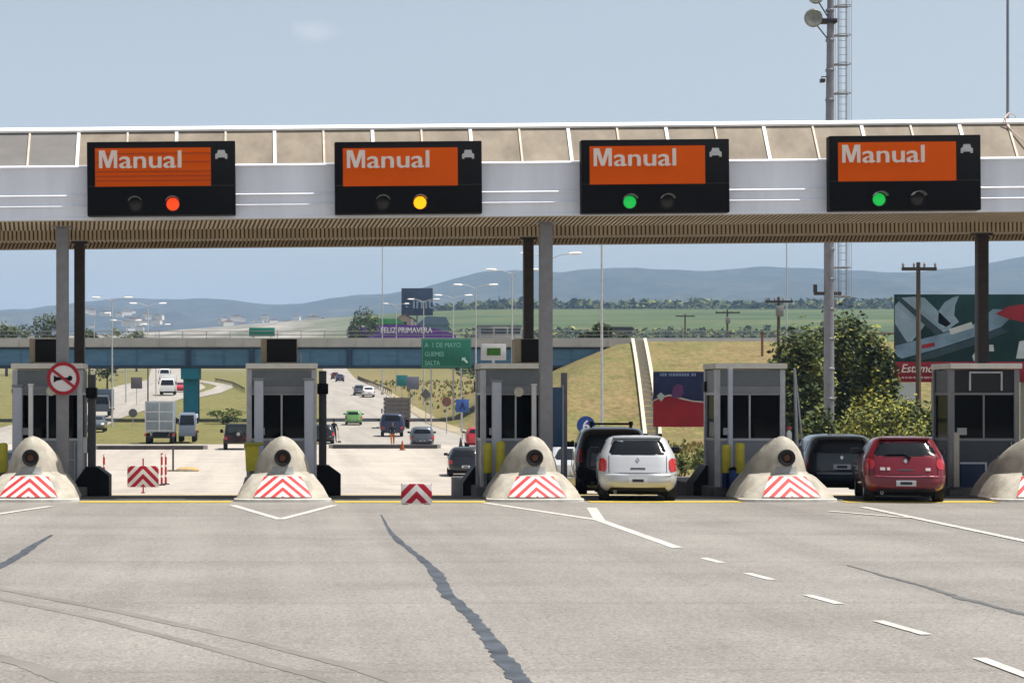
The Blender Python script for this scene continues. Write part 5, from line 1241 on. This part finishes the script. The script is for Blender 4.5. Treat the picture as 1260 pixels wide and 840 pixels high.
# ------------------------------------------------------------------ vehicles
def car(label, x, y, rz, lv, paintm, W, cat='car', name='parked_car', z=None, group='cars at the toll plaza', glass=GLASS, rw=None, lamps=None, plate=True, bumper=None, wheels=((-1.25), (1.25)), wr=.30,
        wiper=False, rails=False, mirror=True, detail=True, spoiler=False, emblem=True, bump_m=None, front_lamps=True, side=True, seam=True, lamp_m=TAIL, strip=None, rev=None):
    """car body lofted by height: lv rows = (z, half width, rear y, front y). The rear faces -y."""
    t = thing(name, label, cat, (x, y, (prof(y) if z is None else z)), rz, group)
    A = np.array(lv, float); n = 5.0
    def par(zz): return [float(np.interp(zz, A[:, 0], A[:, k])) for k in (1, 2, 3)]
    def ry(xx, zz):
        w, a, b = par(zz); q = min(abs(xx) / w, .999); L = (b - a) / 2; e = min(L, .9); return a + e * (1 - (1 - q**n) ** (1/n))
    def fy(xx, zz):
        w, a, b = par(zz); q = min(abs(xx) / w, .999); L = (b - a) / 2; e = min(L, .9); return b - e * (1 - (1 - q**n) ** (1/n))
    def sx(yy, zz):
        w, a, b = par(zz); L = (b - a) / 2; e = min(L, .9)
        q = max(0, 1 - (yy - a) / e if yy < a + e else (1 - (b - yy) / e if yy > b - e else 0)); return w * (1 - min(q, .999) ** n) ** (1/n)
    rg = []; zs = []
    for (z0, z1) in zip(A[:-1, 0], A[1:, 0]):
        k = max(1, int((z1 - z0) / .07)); zs += [z0 + (z1 - z0) * i / k for i in range(k)]
    zs.append(A[-1, 0])
    for zz in zs:
        w, a, b = par(zz); L = (b - a) / 2; e = min(L, .9); ring = []
        for s, ys, yc in ((-1, a + e, -1), (1, b - e, 1)):
            for i in range(19):
                th = (math.pi * i / 18) + (math.pi if s < 0 else 0)
                cxx, syy = math.cos(th), math.sin(th)
                ring.append((w * math.copysign(abs(cxx) ** (2/n), cxx), ys + e * math.copysign(abs(syy) ** (2/n), syy), zz))
        rg.append(ring)
    mb = MB(); mb.rings(rg); body = mb.build('body', paintm, t, smooth=38)
    def patch(nm, m, outline, f, off, rr=6, parent=t, sm=60, flip=None):
        """outline in surface coordinates; f(u, v, off) -> point"""
        c = (sum(p[0] for p in outline) / len(outline), sum(p[1] for p in outline) / len(outline))
        pts = []
        for a, b in zip(outline, outline[1:] + outline[:1]):
            for i in range(5): pts.append((a[0] + (b[0]-a[0])*i/5, a[1] + (b[1]-a[1])*i/5))
        N = len(pts); vs = [f(c[0], c[1], off)]; fs = []
        for r in range(1, rr + 1):
            q = r / rr
            for p in pts: vs.append(f(c[0] + (p[0]-c[0])*q, c[1] + (p[1]-c[1])*q, off))
        for i in range(N): vs.append(f(pts[i][0], pts[i][1], -.02))
        for i in range(N): fs.append((0, 1 + i, 1 + (i+1) % N))
        for r in range(rr): 
            for i in range(N): fs.append((1 + r*N + i, 1 + (r+1)*N + i, 1 + (r+1)*N + (i+1) % N, 1 + r*N + (i+1) % N))
        mb = MB(); mb.add(vs, fs); return mb.build(nm, m, parent, smooth=sm)
    rear = lambda u, v, o: (u, ry(u, v) - o, v)
    frnt = lambda u, v, o: (u, fy(u, v) + o, v)
    def sidef(s): return lambda u, v, o: (s * (sx(u, v) + o), u, v)
    def rnd_rect(w0, z0, w1, z1, r=.06): return [(-w0 + r, z0), (w0 - r, z0), (w0, z0 + r), (w1, z1 - r), (w1 - r, z1), (-w1 + r, z1), (-w1, z1 - r), (-w0, z0 + r)]
    zb = rw[0][1] if rw else 1.0
    if rw: patch('rear_window', glass, rnd_rect(rw[0][0], rw[0][1], rw[1][0], rw[1][1]), rear, .006)
    if lamps:
        for s in (-1, 1): patch('tail_lamp', lamp_m, [(s*a, b) for a, b in lamps], rear, .014, 4)
    if bumper:
        w0, z0, z1 = bumper
        patch('rear_bumper', bump_m or paintm, [(-w0 + .02, z0), (w0 - .02, z0), (w0, z0 + .05), (w0, z1 - .03), (w0 - .04, z1), (-w0 + .04, z1), (-w0, z1 - .03), (-w0, z0 + .05)], rear, .035, 5)
        if seam: patch('seam', BLACK, [(-w0 + .05, z1 + .004), (w0 - .05, z1 + .004), (w0 - .05, z1 + .02), (-w0 + .05, z1 + .02)], rear, .003, 2)
    if plate:
        pz = plate if not isinstance(plate, bool) else .5
        off = .05 if bumper and pz < bumper[2] else .02
        o = patch('number_plate', mat('plate_white', (.55, .56, .58), .5, var=.05), [(-.2, pz - .06), (.2, pz - .06), (.2, pz + .06), (-.2, pz + .06)], rear, off, 2)
        patch('plate_field', mat('plate_dark', (.03, .035, .05), .5, var=.15), [(-.12, pz - .032), (.12, pz - .032), (.12, pz + .03), (-.12, pz + .03)], rear, off + .006, 2, parent=o)
    if emblem:
        zz = zb - .1; patch('emblem', CHROME, [(-.045, zz), (0, zz - .055), (.045, zz), (0, zz + .055)], rear, .014, 2)
    if detail and rw:
        zl = bumper[2] + .03 if bumper else .6
        for s_ in (-1, 1):
            q = rw[0][0] + .01
            patch('shut_line', BLACK, [(s_*(q - .012), zl), (s_*q, zl), (s_*q, zb - .01), (s_*(q - .012), zb - .01)], rear, .0035, 2)
        patch('door_handle', mat('handle_recess', (.05, .05, .055), .4, var=.1), [(-.16, zl + .07), (.16, zl + .07), (.15, zl + .10), (-.15, zl + .10)], rear, .008, 2)
        patch('valance', BLACK2, [(-par(A[0, 0])[0] + .1, A[0, 0] + .002), (par(A[0, 0])[0] - .1, A[0, 0] + .002), (par(A[0, 0])[0] - .16, A[0, 0] + .075), (-par(A[0, 0])[0] + .16, A[0, 0] + .075)], rear, .03, 3)
        mb = MB(); mb.lathe([(.025, -.02), (.032, -.02), (.032, .25), (.025, .25)], (-.48, A[0, 2] - .02, A[0, 0] - .02), 12, axis='y', ring=True); mb.build('exhaust', CHROME, t)
    if strip:
        z0, z1, sm_ = strip; w0 = par(z0)[0] - .04
        patch('trim_strip', sm_, [(-w0, z0), (w0, z0), (w0, z1), (-w0, z1)], rear, .05, 3)
    for u0, u1, z0, z1 in rev or (): patch('reflector', mat('pale_reflector', (.5, .42, .42), .3, var=.1), [(u0, z0), (u1, z0), (u1, z1), (u0, z1)], rear, .02, 2)
    # windscreen and side glass
    zt = A[-3, 0] - .03
    if side:
        wb, wt = par(zb + .05)[0] - .08, par(zt)[0] - .1
        patch('windscreen', glass, rnd_rect(wb, zb + .05, wt, zt - .02), frnt, .006)
        for s in (-1, 1):
            pb, pt = par(zb + .03), par(zt - .05)
            yb0, yb1, yt0, yt1 = pb[1] + .45, pb[2] - .28, pt[1] + .38, pt[2] - .12
            ym = (yb0 + yb1) / 2 - .05
            patch('side_window', glass, [(yb0, zb + .03), (ym - .04, zb + .03), (ym - .04, zt - .05), (yt0, zt - .05)], sidef(s), .006, 4)
            patch('side_window', glass, [(ym + .04, zb + .03), (yb1, zb + .03), (yt1, zt - .05), (ym + .04, zt - .05)], sidef(s), .006, 4)
    if front_lamps:
        for s in (-1, 1):
            wq = par(.66)[0]; patch('headlight', mat('headlight_glass', (.5, .5, .52), .15, var=.1), [(s*(wq - .35), .6), (s*(wq - .06), .62), (s*(wq - .05), .76), (s*(wq - .32), .72)], frnt, .012, 3)
    # wheels
    for yy in wheels:
        for s in (-1, 1):
            w = par(max(A[0, 0], .35))[0]
            if detail:
                arch = [(yy + (wr + .07)*math.cos(R(a)), max(A[0, 0] + .005, wr + (wr + .07)*math.sin(R(a)))) for a in range(0, 181, 20)]
                patch('wheel_arch', BLACK2, arch, sidef(s), .004, 2)
            xo = s * (w - .015)
            mb = MB(); mb.lathe([(wr*.62, -s*.2), (wr*.96, -s*.2), (wr, -s*.16), (wr, -s*.03), (wr*.95, s*.015), (wr*.64, s*.02)], (xo, yy, wr), 24, axis='x'); wh = mb.build('wheel', BLACK2, t)
            if detail:
                mb = MB(); mb.lathe([(.01, s*.012), (wr*.2, s*.012), (wr*.22, -s*.0), (wr*.56, -s*.015), (wr*.63, s*.012), (wr*.63, -s*.1), (.01, -s*.1)], (xo, yy, wr), 18, axis='x'); mb.build('rim', RIM, wh)
    mb = MB(); w = A[0, 1]; mb.box(-w*.86, w*.86, A[0, 2] + .25, A[0, 3] - .3, A[0, 0] - .09, A[0, 0] + .02); mb.build('underside', BLACK, t)
    if mirror:
        for s in (-1, 1):
            zz = zb + .02; yy = par(zb + .1)[2] - .42; xx = sx(yy, zz)
            mb = MB(); mb.bevbox(s*xx if s > 0 else -xx - .2, xx + .2 if s > 0 else -xx, yy - .05, yy + .06, zz - .03, zz + .11, .03); mb.build('mirror', mat('mirror_black', (.015, .015, .016), .4, var=.1), t)
    if wiper:
        mb = MB(); pts = []
        for u, v in ((.0, zb - .03), (.05, zb + .035), (-.15, zb + .04), (-.42, zb + .03)): pts.append((u, ry(u, v) - .03, v))
        mb.tube(pts, .014, 6); mb.tube([(.02, ry(0, zb-.02) - .02, zb - .12), (.1, ry(.1, zb - .02) - .035, zb - .03), (-.02, ry(0, zb+.03) - .03, zb + .03)], .022, 6); mb.build('wiper', BLACK, t)
    if rails:
        zz = A[-1, 0]
        for s in (-1, 1):
            mb = MB(); ww = A[-2, 1] * .95; mb.tube([(s*ww, A[-1, 2] - .1, zz - .06), (s*ww, A[-1, 2] + .02, zz + .05), (s*ww, A[-1, 3] - .1, zz + .05), (s*ww, A[-1, 3] + .05, zz - .06)], .028, 6); mb.build('roof_rail', BLACK, t)
        mb = MB(); mb.tube([(-A[-2, 1]*.95, A[-1, 2] + .3, zz + .07), (A[-2, 1]*.95, A[-1, 2] + .3, zz + .07)], .025, 6)
        for s in (-1, 1): mb.bevbox(s*A[-2, 1]*.95 - .05, s*A[-2, 1]*.95 + .05, A[-1, 2] + .22, A[-1, 2] + .38, zz + .03, zz + .13, .02)
        mb.build('roof_bar', BLACK, t)
    if spoiler:
        mb = MB(); zz = A[-3, 0]; w = A[-3, 1]; mb.bevbox(-w*.86, w*.86, par(zz)[1] - .10, par(zz)[1] + .22, zz - .01, zz + .03, .012); mb.build('spoiler', paintm, t)
    return t
HATCH = [(.24, .74, -1.78, 1.82), (.32, .81, -1.9, 1.95), (.45, .85, -1.95, 2.0), (.60, .86, -1.93, 2.0), (.72, .86, -1.88, 1.95), (.88, .85, -1.82, 1.72), (.97, .83, -1.78, 1.02), (1.02, .815, -1.76, .88), (1.2, .73, -1.62, .38), (1.34, .66, -1.50, .02), (1.40, .60, -1.40, -.2), (1.435, .5, -1.25, -.4), (1.45, .3, -1.0, -.6)]
SUVL = [(.34, .78, -2.0, 2.0), (.45, .86, -2.1, 2.12), (.65, .9, -2.12, 2.15), (.85, .9, -2.1, 2.1), (1.02, .89, -2.06, 1.9), (1.12, .87, -2.04, 1.0), (1.4, .8, -1.95, .5), (1.58, .74, -1.86, .2), (1.66, .68, -1.75, 0), (1.70, .5, -1.55, -.3), (1.71, .3, -1.3, -.5)]
ESTATE = [(.26, .76, -2.05, 2.0), (.38, .83, -2.15, 2.12), (.55, .86, -2.18, 2.15), (.75, .86, -2.15, 2.1), (.88, .85, -2.12, 1.85), (.96, .83, -2.1, .95), (1.02, .81, -2.08, .8), (1.25, .73, -1.98, .3), (1.36, .67, -1.9, .05), (1.41, .58, -1.75, -.2), (1.44, .35, -1.5, -.5)]
SEDAN = [(.26, .74, -2.0, 2.0), (.36, .82, -2.12, 2.1), (.52, .85, -2.15, 2.12), (.72, .85, -2.12, 2.05), (.88, .84, -2.05, 1.8), (.95, .82, -1.35, .95), (1.0, .80, -1.2, .85), (1.22, .71, -.75, .35), (1.35, .63, -.5, .05), (1.4, .54, -.35, -.1), (1.43, .3, -.2, -.2)]
def scl_lv(lv, k, w=1.0, yk=1.0): return [(z*k, hw*w, a*yk, b*yk) for z, hw, a, b in lv]
SILVER = paint('silver_paint', (.47, .485, .51), .45, .25, .25)
CARBLACK = paint('black_paint', (.008, .008, .010), .2)
CARGREEN_D = paint('dark_green_grey_paint', (.035, .042, .046), .25, .2)
CARRED = paint('dark_red_paint', (.15, .006, .015), .3, .1)
CARGREY = paint('grey_blue_paint', (.10, .115, .14), .3, .4)
CARBLUE = paint('dark_blue_paint', (.012, .018, .05), .3, .2)
CARLIME = paint('green_paint', (.10, .26, .07), .35)
CARWHITE = paint('white_car_paint', (.70, .70, .70), .3)
CARMAR = paint('maroon_paint', (.10, .012, .018), .3)
ROOTY = 1.95
def place(px, Yr, L, rz):      # rear centre at pixel column px and distance Yr -> centre of car
    return X_(px, Yr) + math.sin(-rz) * L, Yr + math.cos(rz) * L
HL = [(.84, .66), (.70, .64), (.66, .72), (.66, .88), (.72, .93), (.80, .92), (.85, .8)]
x, y = place(785, 45.25, 1.95, R(-8)); car('silver-white hatchback waiting behind the black off-roader', x, y, R(-8), scl_lv(HATCH, .968, .985), SILVER, .86, rw=((.605, 1.0), (.535, 1.30)), lamps=HL, bumper=(.83, .31, .60), plate=.46, spoiler=True, name='hatchback_car')
x, y = place(754, 50.4, 2.1, R(-7)); car('black off-roader with roof bars ahead of the silver hatchback', x, y, R(-7), scl_lv(SUVL, .955), CARBLACK, .9, cat='car', name='offroad_car', rw=((.66, 1.12), (.6, 1.46)), lamps=[(.88, .8), (.72, .8), (.72, 1.1), (.84, 1.12)], bumper=(.86, .42, .7), plate=.6, rails=True, wr=.36, z=-.12)
x, y = place(1115, 44.6, 1.95, R(-11.5)); car('dark red hatchback with rear wiper at the right lane', x, y, R(-11.5), scl_lv(HATCH, .958, .99), CARRED, .86, rw=((.64, .985), (.545, 1.275)), lamps=[(.85, .68), (.66, .72), (.62, .80), (.64, .9), (.74, .93), (.83, .9)], bumper=(.85, .30, .58), plate=.42, wiper=True, spoiler=True, name='hatchback_car', strip=(.545, .575, mat('pink_trim', (.40, .10, .13), .3, var=.05)), rev=[(-.52, -.42, .69, .75), (-.38, -.32, .69, .75), (.40, .50, .68, .74)], lamp_m=mat('tail_lamp_deep', (.36, .018, .028), .2, var=.2, scale=8, coat=.6))
x, y = place(1036, 50.3, 2.15, R(-8)); car('dark green-grey estate car ahead of the red hatchback', x, y, R(-8), ESTATE, CARGREEN_D, .86, name='estate_car', rw=((.68, 1.0), (.6, 1.33)), lamps=[(.86, .62), (.76, .62), (.76, .9), (.84, .9)], bumper=(.86, .34, .56), plate=.68, strip=(.50, .55, mat('pale_trim', (.30, .32, .34), .35, var=.05)), bump_m=mat('navy_bumper', (.03, .04, .06), .5, var=.1), wr=.3, z=-.1)
# bright trim strip of the estate car is its bumper; next, the silver car in front of the black off-roader
x, y = place(712, 58, 2.1, R(-6)); car('silver saloon half hidden behind the middle booth and black off-roader', x, y, R(-6), SEDAN, SILVER, .86, name='saloon_car', rw=((.62, 1.0), (.52, 1.3)), lamps=[(.85, .62), (.66, .62), (.66, .82), (.84, .84)], bumper=(.84, .32, .56), plate=.7)
gp = 'cars driving away beyond the plaza'
def far(label, px, Y, lv, m, rz=0, **kw):
    kw.setdefault('group', gp); kw.setdefault('rw', ((.62, 1.0), (.52, 1.3))); kw.setdefault('lamps', [(.84, .62), (.66, .62), (.66, .82), (.83, .84)]); kw.setdefault('bumper', (.82, .32, .56))
    return car(label, X_(px, Y), Y + 2, rz, lv, m, .86, detail=kw.pop('detail', False), emblem=False, **kw)
far('black hatchback leaving the open lane left of the dark lane post', 576, 104, HATCH, CARBLACK, R(-3), name='hatchback_car')
far('grey saloon beyond the low dark kerb', 521.5, 149.6, scl_lv(ESTATE, 1.03), CARGREY, R(-3), name='saloon_car')
far('dark blue off-roader in front of the grey stake truck', 484, 176, scl_lv(SUVL, 1.12, 1.16), CARBLUE, R(-2), name='offroad_car', rw=((.66, 1.3), (.6, 1.75)), wr=.36)
far('bright green hatchback on the forward road', 436, 210, HATCH, CARLIME, R(-2), name='hatchback_car')
far('dark grey car beside the white one far up the road', 443, 296, HATCH, CARGREY, name='hatchback_car')
far('white saloon far up the forward road', 454, 288, SEDAN, CARWHITE, name='saloon_car')
far('dark blue car near the top of the forward road', 418.5, 405, SEDAN, CARBLUE, name='saloon_car')
far('maroon car highest on the forward road', 412.5, 440, HATCH, CARMAR, name='hatchback_car')
go = 'vehicles on the left carriageway'
far('red car facing forward, seen through the no-horn booth', 54, 84, scl_lv(ESTATE, 1.0), paint('wine_paint', (.22, .012, .03), .3), R(180), name='estate_car', group=go)
far('dark car at the far left edge behind the yellow bollard', 16, 88, HATCH, CARBLUE, R(180), name='hatchback_car', group=go)
far('dark car seen through the window of the booth with the yellow bin', 362, 120, SEDAN, CARBLACK, R(2), name='saloon_car')
far('small red car beside the white van on the oncoming road', 221, 312, HATCH, paint('bright_red_paint', (.40, .02, .03), .3), R(180), name='hatchback_car', group=go)
far('dark small car parked right of the no-horn booth in the distance', 117, 190, HATCH, CARGREY, R(180), name='hatchback_car', group=go)
far('red car glimpsed right of the dark lane post in the middle', 590, 150, HATCH, paint('bright_red_paint', (.40, .02, .03)), R(-3), name='hatchback_car')
far('dark car right of the booth with the yellow bin, by the man', 398, 158, HATCH, CARBLACK, R(0), name='hatchback_car', group=gp)
far('dark red car at the right edge of the red hatchback', 1178, 54, HATCH, paint('dusk_red', (.12, .012, .02), .3), R(-12), name='hatchback_car', group='cars at the toll plaza', z=-.25)

def truck(label, px, Y, w, h, L, cargo_m, cab_m, stake=False, rz=0, group=go, name='box_truck', facing=1, hz=.9):
    t = thing(name, label, 'truck', (X_(px, Y), Y, prof(Y)), rz, group)
    W = w/2
    mb = MB(); mb.box(-W*.5, W*.5, .1, L + 1.2, hz - .28, hz - .05); mb.box(-W*.9, W*.9, .0, .1, .45, .62); mb.build('chassis', BLACK2, t)
    mb = MB()
    if stake:
        mb.box(-W, W, 0, L, hz - .04, hz + .06)
        for i in range(5):
            zz = hz + .16 + i * (h - hz - .2) / 5; d = (h - hz) / 7
            mb.box(-W, W, -.02, .02, zz, zz + d)
            for s in (-1, 1): mb.box(s*W - .02, s*W + .02, .02, L, zz, zz + d)
        for q in (-1, -.33, .33, 1): mb.box(q*W*.98 - .04, q*W*.98 + .04, -.06, -.021, hz, h)
        mb.box(-W*.92, W*.92, .1, L-.05, hz + .061, h - .4)
    else:
        mb.bevbox(-W, W, 0, L, hz, h, .03)
    c = mb.build('cargo_box', cargo_m, t)
    if not stake:
        mb = MB()
        for q in (-.96, 0, .96): mb.box(q*W - .04, q*W + .04, -.025, -.002, hz + .05, h - .05)
        for i in range(4): zz = hz + .08 + i*(h-hz-.2)/3; mb.box(-W*.92, W*.92, -.02, -.003, zz, zz + .07)
        mb.build('door_frame', GALV, c)
    mb = MB(); cw = W * .92; y0 = L + .12
    mb.rings([[(sx*cw*q, y0 + yy, z) for sx, yy in ((-1, 0), (1, 0), (1, dy), (-1, dy))] for z, q, dy in ((.45, .98, 1.9), (1.2, 1, 1.9), (1.5, 1, 1.8), (2.1, .9, 1.35), (2.25, .85, 1.2))]); mb.build('cab', cab_m, t)
    mb = MB(); mb.rings([[(sx*cw*q, y0 + yy, z) for sx, yy in ((-1, dy - .02), (1, dy - .02), (1, dy + .015), (-1, dy + .015))] for z, q, dy in ((1.3, .9, 1.87), (1.5, .9, 1.8), (2.05, .8, 1.39))]); mb.build('windscreen', GLASS, t)
    for s in (-1, 1):
        mb = MB(); mb.bevbox(s*W*.98 - .08, s*W*.98 + .08, -.05, .0, .62, .8, .01); mb.build('tail_lamp', TAIL, t)
        mb = MB(); mb.bevbox(s*(cw + .18) - .06, s*(cw + .18) + .06, y0 + 1.5, y0 + 1.6, 1.4, 1.85, .02); mb.tube([(s*cw*.95, y0 + 1.55, 1.7), (s*(cw + .18), y0 + 1.55, 1.7)], .02, 6); mb.build('mirror', BLACK, t)
        for yy in (.9, L + 1.1):
            mb = MB(); r = .42; mb.lathe([(.05, -s*.3), (r*.95, -s*.3), (r, -s*.25), (r, -s*.05), (r*.95, 0), (r*.6, .0), (.05, -s*.06)], (s*W*.97, yy, r), 18, axis='x'); mb.build('wheel', BLACK2, t)
    return t
truck('grey box truck on the left carriageway, seen from behind', 196, 158, 2.15, 3.2, 4.2, mat('grey_cargo', (.19, .23, .25), .55, var=.18, scale=1.5), CARWHITE)
truck('small white and blue truck beside the teal bridge column', 233, 166, 1.35, 2.1, 3.0, mat('pale_cargo', (.45, .50, .60), .55, var=.2), paint('truck_blue', (.14, .17, .24)), rz=R(180), name='delivery_truck', hz=1.25)
truck('grey stake truck ahead of the dark blue off-roader', 490, 200, 2.3, 3.05, 4.0, mat('stake_grey', (.17, .15, .14), .8, var=.25), CARBLUE, stake=True, group=gp, name='stake_truck')
truck('white panel van on the oncoming road by the teal column', 208, 300, 2.2, 2.7, 3.4, paint('van_white', (.72, .72, .72)), CARWHITE, rz=R(180), name='delivery_van', hz=.5)
truck('blue-grey lorry at the left of the oncoming road', 127, 235, 2.4, 2.9, 4, mat('blue_cargo', (.10, .14, .20), .6, var=.2), CARGREY, rz=R(180), name='box_truck')
truck('white van far up the oncoming road', 204, 430, 2.2, 2.6, 3.4, paint('van_white', (.72, .72, .72)), CARWHITE, rz=R(180), name='delivery_van', hz=.5)
def jeep():
    Y = 146; t = thing('jeep', 'dark jeep with spare wheel cover on its back, left of the yellow bin', 'car', (X_(291, Y), Y, prof(Y)), R(2), go)
    mb = MB(); mb.bevbox(-.82, .82, 0, 2.4, .55, 1.05, .07); mb.bevbox(-.8, .8, 2.3, 3.7, .55, 1.12, .08); mb.build('body', mat('maroon_black', (.03, .012, .014), .4, var=.15), t)
    mb = MB(); mb.rings([[(sx*.78*q, yy, z) for sx, yy in ((-1, a), (1, a), (1, b), (-1, b))] for z, q, a, b in ((1.05, 1, .02, 2.4), (1.75, .92, .1, 2.15), (1.82, .8, .25, 2.0))]); mb.build('soft_top', mat('black_canvas', (.014, .017, .02), .7, var=.2), t)
    mb = MB(); mb.box(-.6, .6, -.0, .05, 1.2, 1.62); mb.build('rear_window', mat('plastic_window', (.03, .05, .06), .2, var=.2), t)
    mb = MB(); mb.lathe([(.01, -.2), (.25, -.2), (.33, -.14), (.33, .02), (.01, .02)], (.12, 0, 1.1), 20, axis='y'); w = mb.build('spare_wheel', BLACK2, t)
    mb = MB(); mb.lathe([(.01, -.215), (.12, -.21), (.13, -.19)], (.12, 0, 1.1), 14, axis='y'); mb.build('hub', RIM, w)
    mb = MB(); mb.bevbox(-.85, .85, -.12, 0, .45, .6, .02); mb.build('bumper', mat('dark_bumper', (.03, .02, .02), .5, var=.1), t)
    for s in (-1, 1):
        mb = MB(); mb.bevbox(s*.72-.08, s*.72+.08, -.03, .01, .7, .9, .01); mb.build('tail_lamp', TAIL, t)
        mb = MB(); mb.bevbox(s*1.0-.1, s*1.0+.1, 1.9, 2.0, 1.15, 1.4, .02); mb.tube([(s*.78, 1.95, 1.2), (s*1.0, 1.95, 1.25)], .02, 6); mb.build('mirror', BLACK, t)
        for yy in (.65, 3.0):
            mb = MB(); mb.lathe([(.05, -s*.26), (.36, -s*.26), (.38, -s*.2), (.38, -s*.05), (.36, 0), (.2, .0), (.05, -s*.05)], (s*.86, yy, .38), 18, axis='x'); mb.build('wheel', BLACK2, t)
    mb = MB(); mb.box(-.84, -.815, 1.25, 2.25, .6, 1.5); mb.build('open_door', CARWHITE, t)
jeep()

# ------------------------------------------------------------------ people
def person(label, x, y, rz, top, legs, pose, hat=None):
    t = thing('person', label, 'person', (x, y, prof(y)), rz, 'people at the plaza exit')
    V = {'pel': (0, 0, .95, .15, .11), 'wst': (0, 0, 1.08, .145, .10), 'chs': (0, 0, 1.30, .18, .12), 'nkb': (0, .0, 1.47, .075, .07), 'nk': (0, -.01, 1.54, .055, .055), 'hd': (0, -.02, 1.63, .078, .092), 'hd2': (0, -.015, 1.71, .075, .088), 'hdt': (0, -.01, 1.765, .045, .055)}
    E = [('pel', 'wst'), ('wst', 'chs'), ('chs', 'nkb'), ('nkb', 'nk'), ('nk', 'hd'), ('hd', 'hd2'), ('hd2', 'hdt')]
    for s, n in ((-1, 'l'), (1, 'r')):
        st = pose.get('stride', .1) * s; ar = pose.get('arm_' + n, (.05, 0))
        V['hip' + n] = (s*.095, 0, .88, .095, .10); V['kn' + n] = (s*.11, st*.5 - .03, .48, .058, .062); V['an' + n] = (s*.11, st, .09, .042, .045); V['to' + n] = (s*.13, st - .17, .035, .04, .03)
        V['sh' + n] = (s*.19, 0, 1.42, .065, .065); V['el' + n] = (s*.26, ar[0]*-.5 + .04, 1.15, .045, .045); V['wr' + n] = (s*.25, -ar[0]*1.3, .92 + ar[1], .03, .033); V['ha' + n] = (s*.24, -ar[0]*1.6 - .03, .84 + ar[1]*1.2, .034, .022); V['fi' + n] = (s*.235, -ar[0]*1.7 - .05, .77 + ar[1]*1.3, .022, .012)
        E += [('pel', 'hip' + n), ('hip' + n, 'kn' + n), ('kn' + n, 'an' + n), ('an' + n, 'to' + n), ('chs', 'sh' + n), ('sh' + n, 'el' + n), ('el' + n, 'wr' + n), ('wr' + n, 'ha' + n), ('ha' + n, 'fi' + n)]
    names = list(V); me = bpy.data.meshes.new('body'); me.from_pydata([V[k][:3] for k in names], [(names.index(a), names.index(b)) for a, b in E], [])
    o = bpy.data.objects.new('body', me); C.objects.link(o); m = o.modifiers.new('skin', 'SKIN'); m.use_smooth_shade = True
    o.modifiers.new('sub', 'SUBSURF').levels = 1; o.modifiers['sub'].render_levels = 1
    for i, k in enumerate(names):
        me.skin_vertices[0].data[i].radius = V[k][3:5]; me.skin_vertices[0].data[i].use_root = (k == 'pel')
    bpy.context.view_layer.update()
    me2 = bpy.data.meshes.new_from_object(o.evaluated_get(bpy.context.evaluated_depsgraph_get())); bpy.data.objects.remove(o)
    me2.name = 'body'; me2.materials.clear()
    for mm in (top, legs, SKIN, BLACK): me2.materials.append(mm)
    for p in me2.polygons:
        z = p.center.z; xx = abs(p.center.x); p.use_smooth = True
        p.material_index = 3 if z < .1 else 2 if z > 1.5 or (xx > .2 and z < .93) else 0 if z > .96 or xx > .2 else 1
    b = bpy.data.objects.new('body', me2); C.objects.link(b); b.parent = t
    mb = MB(); mb.lathe([(.083, 1.655), (.092, 1.70), (.088, 1.755), (.06, 1.795), (.01, 1.805)], (0, .008, 0), 14); mb.build('hair' if not hat else 'cap', hat or HAIR, b)
    mb = MB(); mb.prism([(-.012, 1.62), (.012, 1.62), (.006, 1.665), (-.006, 1.665)], -.13, -.09); mb.build('nose', SKIN, b)
    return t
D_CL = mat('dark_clothing', (.018, .02, .028), .9, var=.2); D_CL2 = mat('dark_trousers', (.022, .02, .022), .9, var=.2); O_CL = mat('orange_trousers', (.42, .13, .04), .9, var=.15)
pp = X_(411, 162)
person('man in dark clothes standing at the left edge of the road with a stick', pp, 162, R(150), D_CL, D_CL2, {'stride': .12, 'arm_l': (.14, .12), 'arm_r': (.05, 0)})
mb = MB(); t = thing('broom', 'thin stick held by the man in dark clothes', 'broom', (pp + .34, 161.9, prof(162))); mb.tube([(.06, 0, 0), (-.08, .05, 1.15)], .018, 6); mb.build('handle', WOOD, t)
mb = MB(); mb.bevbox(-.06, .2, -.06, .06, 0, .12, .02); mb.build('head', mat('broom_bristle', (.12, .07, .04), .9, var=.2), t)
person('worker in orange trousers standing in front of the dark blue off-roader', X_(483, 152), 152, R(10), D_CL, O_CL, {'stride': .16, 'arm_l': (.05, 0), 'arm_r': (.1, .1)}, hat=mat('dark_cap', (.03, .03, .05), .8, var=.1))

# ------------------------------------------------------------------ air
mb = MB(); mb.box(-6500, 6500, -70, 8800, -4, 420)
hz = mb.build('haze', None if False else [], smooth=0)
hz['kind'] = 'stuff'; hz['label'] = 'pale blue summer haze over the hills'; hz['category'] = 'haze'
hm_ = bpy.data.materials.new('haze_air'); hm_.use_nodes = True; n, l = hm_.node_tree.nodes, hm_.node_tree.links
n.remove(n['Principled BSDF']); pv = n.new('ShaderNodeVolumePrincipled'); pv.inputs['Color'].default_value = (.46, .66, 1, 1); pv.inputs['Density'].default_value = .000095; pv.inputs['Anisotropy'].default_value = .1
l.new(pv.outputs[0], n['Material Output'].inputs['Volume']); hz.data.materials.append(hm_)
